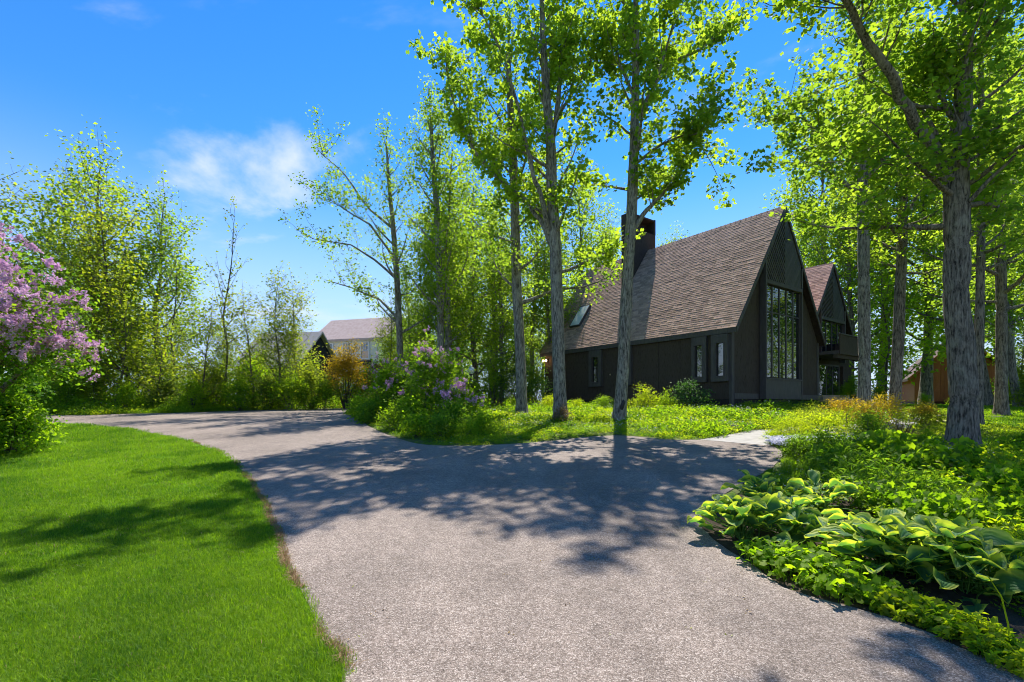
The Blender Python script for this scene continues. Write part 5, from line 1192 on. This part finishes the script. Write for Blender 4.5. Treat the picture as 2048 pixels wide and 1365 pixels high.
BEDP = [stem_plant(330 + k, .22, (.38, .46, .34, .5)[k], 40, M[('shrub', 'lilac_leaf', 'lime', 'cover')[k]], (.055, .07, .05, .075)[k], ('kite', 'lance', 'kite', 'maple')[k], 11, .3, .5) for k in range(4)]
rb = random.Random(17); nb = 0
for i in range(400):
    u = rb.uniform(1640, 2075); v = rb.uniform(905, 1120); p = gp(u, v)
    if u < 1720 + (v - 1000) * .9 and v > 985: continue
    if v > 1085 and u < 1960: continue
    kk = rb.choice([1, 1, 3, 0, 1]) if u < 1900 else rb.choice([0, 2, 2, 3])  # darker leaf kinds mid-bed put its shade into the plant colour
    shrub('bed_perennial', 'leafy green perennial massed in the right bed between hostas and biggest tree' if u < 1900 else 'sunlit leafy perennial massed below the biggest tree at the right edge', p, BEDP[kk], rb.random() * 6, rb.choice([.6, .8, 1.0, 1.3, 1.55]) * rb.uniform(.9, 1.1) * (1.0 if p.y > 5.5 else .7), 'perennials massed in the right bed' if u < 1900 else 'sunlit perennials at the right edge', 'plant'); nb += 1
    if nb >= 110: break
ISLP = [stem_plant(350 + k, .24, (.30, .42, .36)[k], 34, M[('lime', 'cover', 'shrub')[k]], (.055, .06, .07)[k], ('kite', 'maple', 'lance')[k], 9, .35, .5) for k in range(3)]
for i in range(46):
    u = rb.uniform(1090, 1540); v = rb.uniform(812, 858 - (abs(u - 1300) * .03)); p = gp(u, v)
    if edge_dist(path_l, np.array([p.x]), np.array([p.y]))[0] < .5: continue
    shrub('island_perennial', 'leafy perennial scattered in the island bed in front of the house', p, ISLP[rb.choice([0, 0, 1, 2])], rb.random() * 6, rb.uniform(.7, 1.15), 'perennials of the island bed', 'plant')
# long bent flower stalk by the nearest hosta
p = gp(2020, 1315); tag(MB().tube([(0, 0, -.02), (.0, .01, .18), (-.03, .02, .34), (-.10, .03, .46)], [.005, .005, .004, .003], 5).obj('flower_stalk', M['lime'], None, True, loc=p), 'single bent pale stalk rising beside the nearest hosta', 'stalk')

# -- ground covers: stuff
def tuft(name, seed, n, rad, h, mats, size, kind='kite', flower=None, nf=0, fs=.02):
    nr = np.random.default_rng(seed); r = rad * np.sqrt(nr.random(n)); a = nr.random(n) * 6.283
    pos = np.stack([r * np.cos(a), r * np.sin(a), h * nr.random(n) ** .7 * (1 - .5 * (r / rad) ** 2)], 1)
    V, F, T = leaves(pos, size, nr, kind, .7); lb = LB().add(V, F, T, 0)
    if flower:
        r = rad * np.sqrt(nr.random(nf)); a = nr.random(nf) * 6.283; pos = np.stack([r * np.cos(a), r * np.sin(a), h * nr.uniform(.8, 1.3, nf)], 1)
        V, F, T = leaves(pos, fs, nr, 'heart', 1.5); lb.add(V, F, T, 1)
    return lb.mesh(name, mats)
TU = [tuft('cover_tuft', 400, 120, .26, .16, [M['cover']], .042), tuft('cover_tuft', 401, 100, .26, .20, [M['cover']], .048, 'heart'), tuft('cover_tuft', 402, 110, .26, .22, [M['lime']], .042),
      tuft('cover_tuft', 403, 70, .26, .17, [M['coverb'], M['petalw']], .05, 'lance', True, 7, .026), tuft('cover_tuft', 404, 110, .3, .34, [M['shrub']], .058), blade_patch('cover_blades', 60, .16, .30, .006, M['cover'], 405, .5),
      tuft('phlox_tuft', 406, 30, .2, .09, [M['coverb'], M['petalw']], .04, 'lance', True, 110, .032), tuft('cover_tuft', 407, 60, .26, .18, [M['yell']], .06), tuft('weed_tuft', 408, 24, .10, .07, [M['cover']], .035)]
rng = np.random.default_rng(50)
# the island
ip = [Vector((p[0], p[1])) for p in isl_edge] + [Vector((6, 32))] + [Vector(tuple((HO + HB * .1 + HN * 13))), Vector(tuple(HO + HN * -.2)), Vector(tuple(HO + HB * 8.3 + HN * -.2))] + path_l[::-1]
def spread(poly, n, y0, y1, k0, k1, edge, mar):
    X, Y = fan_pts(n, rng, poly, y0, y1, 1.0, k0, k1); d = edge_dist(edge, X, Y); m = d > mar; return X[m], Y[m], d[m]
def sc_idx(X, Y, table, seed):
    """which tuft grows where: drifts of one kind, by noise"""
    v = np.array([mnoise.noise((x * .45, y * .45, seed)) * .5 + .5 for x, y in zip(X, Y)]) + rng.normal(0, .09, len(X))
    return np.array([table[int(np.clip(q, 0, .999) * len(table))] for q in v])
X, Y, d = spread(ip, 8500, 10.5, 32, -.45, .75, isl_edge, .06)
scl = rng.uniform(.7, 1.3, len(X)) * np.clip(.5 + d * .5, .5, 1.15) * np.clip(Y / 14, .9, 1.1)
lowm = (X < 3.6) & (Y < 16)
scl[lowm] *= .72
qx = (X - HO[0]) * HB[0] + (Y - HO[1]) * HB[1]; qy = (X - HO[0]) * HN[0] + (Y - HO[1]) * HN[1]; scl[(qx > -1) & (qy < 1.5) & (qy > -2.5)] *= .6
scatter('island_ground_cover', 'mixed low ground cover with pale flowers on the island bed', 'ground cover', np.stack([X, Y, g(X, Y)], 1), TU, sc_idx(X, Y, [1, 0, 4, 1, 2, 0, 3, 1, 2, 0], 3), scl, rng.random(len(X)) * 6.28, .15, 6)
# the right bed
bp_ = [Vector((p[0], p[1])) for p in bed_edge] + path_r[::-1] + [Vector((20, 23)), Vector((30, 20)), Vector((30, -6))]
X, Y, d = spread(bp_, 9000, 2.6, 24, .3, 1.35, bed_edge, .10)
u_ = CX + FPX * X / Y; v_ = HZ + FPX * (CAMH - g(X, Y)) / Y
bare = ((u_ > 1400) & (u_ < 1800) & (v_ > 985) & (v_ < 1170)) | ((u_ > 1690) & (u_ < 2030) & (v_ > 1070) & (v_ < 1225)) | ((u_ > 1880) & (v_ > 1195))
keep = ~bare | (rng.random(len(X)) < .10); X, Y, d, u_, v_, bare = [q[keep] for q in (X, Y, d, u_, v_, bare)]
idx = sc_idx(X, Y, [3, 4, 5, 3, 0, 5, 3, 1, 4, 3], 9); idx[bare] = 8  # bluish tufts repeated; their darker colour also stands in for mid-bed shade
nearh = Y > 15; far = Y > 11.5; idx[far] = sc_idx(X[far], Y[far], [0, 2, 2, 7, 0, 2, 1, 2], 21)
scl = rng.uniform(.6, 1.05, len(X)) * np.clip(.45 + d * .6, .45, 1.1); scl[far] *= .75; scl[nearh] *= .75
scatter('bed_ground_cover', 'dense mixed greenery carpeting the right bed', 'ground cover', np.stack([X, Y, g(X, Y)], 1), TU, idx, scl, rng.random(len(X)) * 6.28, .15, 7)
soilp = catmull([gp(*q).xy for q in ((1405, 1050), (1440, 1000), (1560, 975), (1720, 985), (1850, 1060), (2060, 1140))] + [(4.2, 2.4), (3.6, 1.0)] + [Vector(p) for p in bed_edge[10:62:4]], 3, True)
tag(sheet('garden_soil', soilp, M['soil'], .007, .5), kind='structure')
# white phlox ribbon
rib = catmull([gp(*q).xy for q in ((1560, 893), (1650, 893), (1720, 888), (1800, 898), (1870, 915), (1915, 935))], 30)
X = []; Y = []
for q in rib:
    for k in range(6): X.append(q.x + rng.normal(0, .22)); Y.append(q.y + rng.normal(0, .28))
X = np.array(X); Y = np.array(Y); m = ~inside(drive_poly, X, Y) & ~inside(path_poly, X, Y); X, Y = X[m], Y[m]
scatter('white_phlox', 'ribbon of white creeping phlox across the right bed', 'flowers', np.stack([X, Y, g(X, Y) + .05], 1), TU, np.full(len(X), 6), rng.uniform(.7, 1.2, len(X)), rng.random(len(X)) * 6.28, .15, 8)
# woodland edge left and everything under the trees
wp = [Vector((p[0], p[1])) for p in far_edge] + [Vector((-60, 22)), Vector((-60, 60)), Vector((10, 60)), Vector((2, 33))]
X, Y, d = spread(wp, 9000, 19, 50, -1.35, .05, far_edge, .12)
scl = rng.uniform(1.0, 2.0, len(X)) * np.clip(.45 + d * .35, .45, 1.2)
scatter('woodland_undergrowth', 'green undergrowth along the far driveway edge and under the left wood', 'undergrowth', np.stack([X, Y, g(X, Y)], 1), TU, sc_idx(X, Y, [4, 1, 0, 4, 2, 0, 3, 4], 31), scl, rng.random(len(X)) * 6.28, .15, 9)
fp = [Vector((14, 22)), Vector((22, 18)), Vector((60, 30)), Vector((60, 70)), Vector((10, 70)), Vector((18, 34))]
X, Y = fan_pts(5000, rng, fp, 17, 65, 1.0, .3, 1.4); m = ~inside(rlawn_poly, X, Y) & ~inside(path_poly, X, Y); X, Y = X[m], Y[m]
px = (X - HO[0]) * HB[0] + (Y - HO[1]) * HB[1]; py = (X - HO[0]) * HN[0] + (Y - HO[1]) * HN[1]; m = ~((px > -.2) & (px < 16) & (py > -1.6)); X, Y = X[m], Y[m]
scatter('right_undergrowth', 'sunlit low greenery between the right trunks and the cabin', 'undergrowth', np.stack([X, Y, g(X, Y)], 1), TU, sc_idx(X, Y, [0, 2, 0, 1, 2, 0], 41), rng.uniform(.6, 1.1, len(X)), rng.random(len(X)) * 6.28, .15, 10)

# -- woodland-edge shrubs that stand out one by one
US = [shrub_meshes(500 + k, 1.0, .9, (1.5, 1.2, 1.7)[k], 2600, .10, M[('shrub', 'olive', 'yell')[k]], 'kite', 70, .18, .4, .05) for k in range(3)]
for i, (u, Y, s, k) in enumerate(((60, 22.5, 1.2, 1), (130, 21.6, .9, 0), (190, 22.4, 1.1, 2), (250, 22.0, .8, 0), (330, 23, 1.1, 1), (385, 22.5, .9, 0), (430, 24, 1.2, 2), (480, 23.2, .9, 0), (535, 24.4, 1.2, 1), (580, 24.0, 1.0, 0), (625, 24.8, 1.25, 2), (650, 24.4, .8, 0), (300, 26, 1.6, 0), (400, 27, 1.7, 1), (500, 27.5, 1.8, 0), (590, 28, 1.9, 1), (160, 26, 1.7, 0), (90, 27, 1.8, 2), (730, 27.5, 1.3, 0), (780, 24, 1.3, 1))):
    shrub('undergrowth_shrub', 'leafy shrub in the undergrowth of the left wood edge', at_g(u, Y), US[k], i * 1.1, s, 'shrubs along the left wood edge')
for i, (u, Y, s, k) in enumerate(((1755, 30, .8, 0), (1700, 29, .8, 0), (1848, 34, .5, 0), (2045, 30, 1.2, 2), (2020, 33, 1.3, 0), (1925, 37, .8, 0), (2080, 26, 1.2, 1), (1000, 29, 1.2, 0), (930, 28, 1.3, 1), (880, 27, 1.2, 0), (1070, 31, 1.5, 0))):
    shrub('undergrowth_shrub', 'green shrub under the trees behind the maples', at_g(u, Y), US[k], i * 1.9, s, 'shrubs under the rear trees')

# -- globe lamp, stones, log
q = at_g(942, 16.4); gz_ = P(942, 741, 16.4).z - q.z
lamp = tag(empty('garden_lamp', q), 'clear globe garden lamp on a thin black post behind the island lilac', 'lamp')
MB().lathe([(.025, -.1), (.025, gz_ - .18), (.065, gz_ - .16), (.065, gz_ - .125), (.02, gz_ - .12)], 12).obj('post', M['black'], lamp)
MB().lathe([(.13 * math.sin(math.pi * i / 12) + .001, gz_ - .13 * math.cos(math.pi * i / 12)) for i in range(13)], 24).obj('globe', M['globe'], lamp, True)
MB().lathe([(.012, gz_ - .12), (.012, gz_ - .05), (.028, gz_ - .02), (.024, gz_ + .03), (0, gz_ + .05)], 10).obj('bulb', M['white'], lamp, True)
def rock(label, p, s, seed):
    bm = bmesh.new(); bmesh.ops.create_icosphere(bm, subdivisions=3, radius=1)
    for v in bm.verts: v.co *= 1 + .3 * mnoise.noise(v.co * 1.3 + Vector((seed, 0, 0))) + .1 * mnoise.noise(v.co * 4 + Vector((seed, 0, 0)))
    me = bpy.data.meshes.new('rock'); bm.to_mesh(me); bm.free(); me.materials.append(M['rock'])
    tag(link('rock', me, None, p, (0, .1, seed), s), label, 'rock', 'stones in the garden')
rock('flat grey stone at the foot of the hollow maple', gp(1246, 856), (.32, .2, .13), 1)
rock('pale upright stone in the island bed beside the path', gp(1466, 862), (.22, .18, .24), 2)
p = gp(1418, 852); tag(MB().tube([(-.5, 0, .10), (-.1, .05, .14), (.3, 0, .12), (.55, -.04, .2)], [.06, .07, .06, .04], 8, rough=.1).obj('driftwood_log', M['bark'], None, True, loc=p), 'weathered driftwood log in the island ground cover', 'log')
for i, (u, v, sx, lb) in enumerate(((1880, 834, 1.3, 'flat stepping slab left of the biggest trunk'), (1868, 846, 1.0, 'nearest stepping slab left of the biggest trunk'), (1972, 836, 1.2, 'stepping slab right of the biggest trunk'))):
    p = gp(u, v); m = MB()
    pts = [(sx * .55 * math.cos(a) * (1 + .12 * math.sin(3 * a + i)), .38 * math.sin(a) * (1 + .1 * math.cos(2 * a + i))) for a in [k * 6.283 / 12 for k in range(12)]]
    m.add([(x, y, -.05) for x, y in pts] + [(x, y, .07) for x, y in pts], [tuple(range(12, 24))] + [(k, (k + 1) % 12, (k + 1) % 12 + 12, k + 12) for k in range(12)])
    tag(m.obj('stepping_stone', M['stone'], None, loc=p), lb, 'stepping stone', 'slabs of the garden walk')

# small litter on the driveway
lt = [tuft('litter', 600, 3, .06, .004, [M['brownleaf']], .022, 'kite'), tuft('litter', 601, 2, .05, .004, [M['lime']], .02, 'lance'), tuft('litter', 602, 4, .08, .004, [M['straw']], .018, 'kite')]
X, Y = fan_pts(900, rng, drive_poly, 1.5, 22, 1.0, -1.0, 1.0)
de = np.minimum(edge_dist(lawn_edge, X, Y), np.minimum(edge_dist(bed_edge, X, Y), edge_dist(isl_edge, X, Y))); m = rng.random(len(X)) < (.12 + .8 * np.exp(-de / .35)); X, Y = X[m], Y[m]
scatter('driveway_litter', 'tiny fallen leaves and bits strewn on the driveway', 'litter', np.stack([X, Y, g(X, Y) + .016], 1), lt, rng.choice(3, len(X)), rng.uniform(.6, 1.2, len(X)), rng.random(len(X)) * 6.28, .02, 12)

# weeds crowding the feet of the big trunks
bx_, by_ = [], []
for o in bpy.data.objects:
    if o.name.startswith('maple_tree') and o.location.y < 21:
        for k in range(16):
            a = rng.random() * 6.283; r_ = .30 + rng.random() * .28; bx_.append(o.location.x + math.cos(a) * r_); by_.append(o.location.y + math.sin(a) * r_)
X, Y = np.array(bx_), np.array(by_)
scatter('trunk_foot_weeds', 'low weeds crowding the feet of the tall trunks', 'weeds', np.stack([X, Y, g(X, Y)], 1), TU, rng.choice([0, 1, 4, 3], len(X)), rng.uniform(.5, .95, len(X)), rng.random(len(X)) * 6.28, .2, 14)
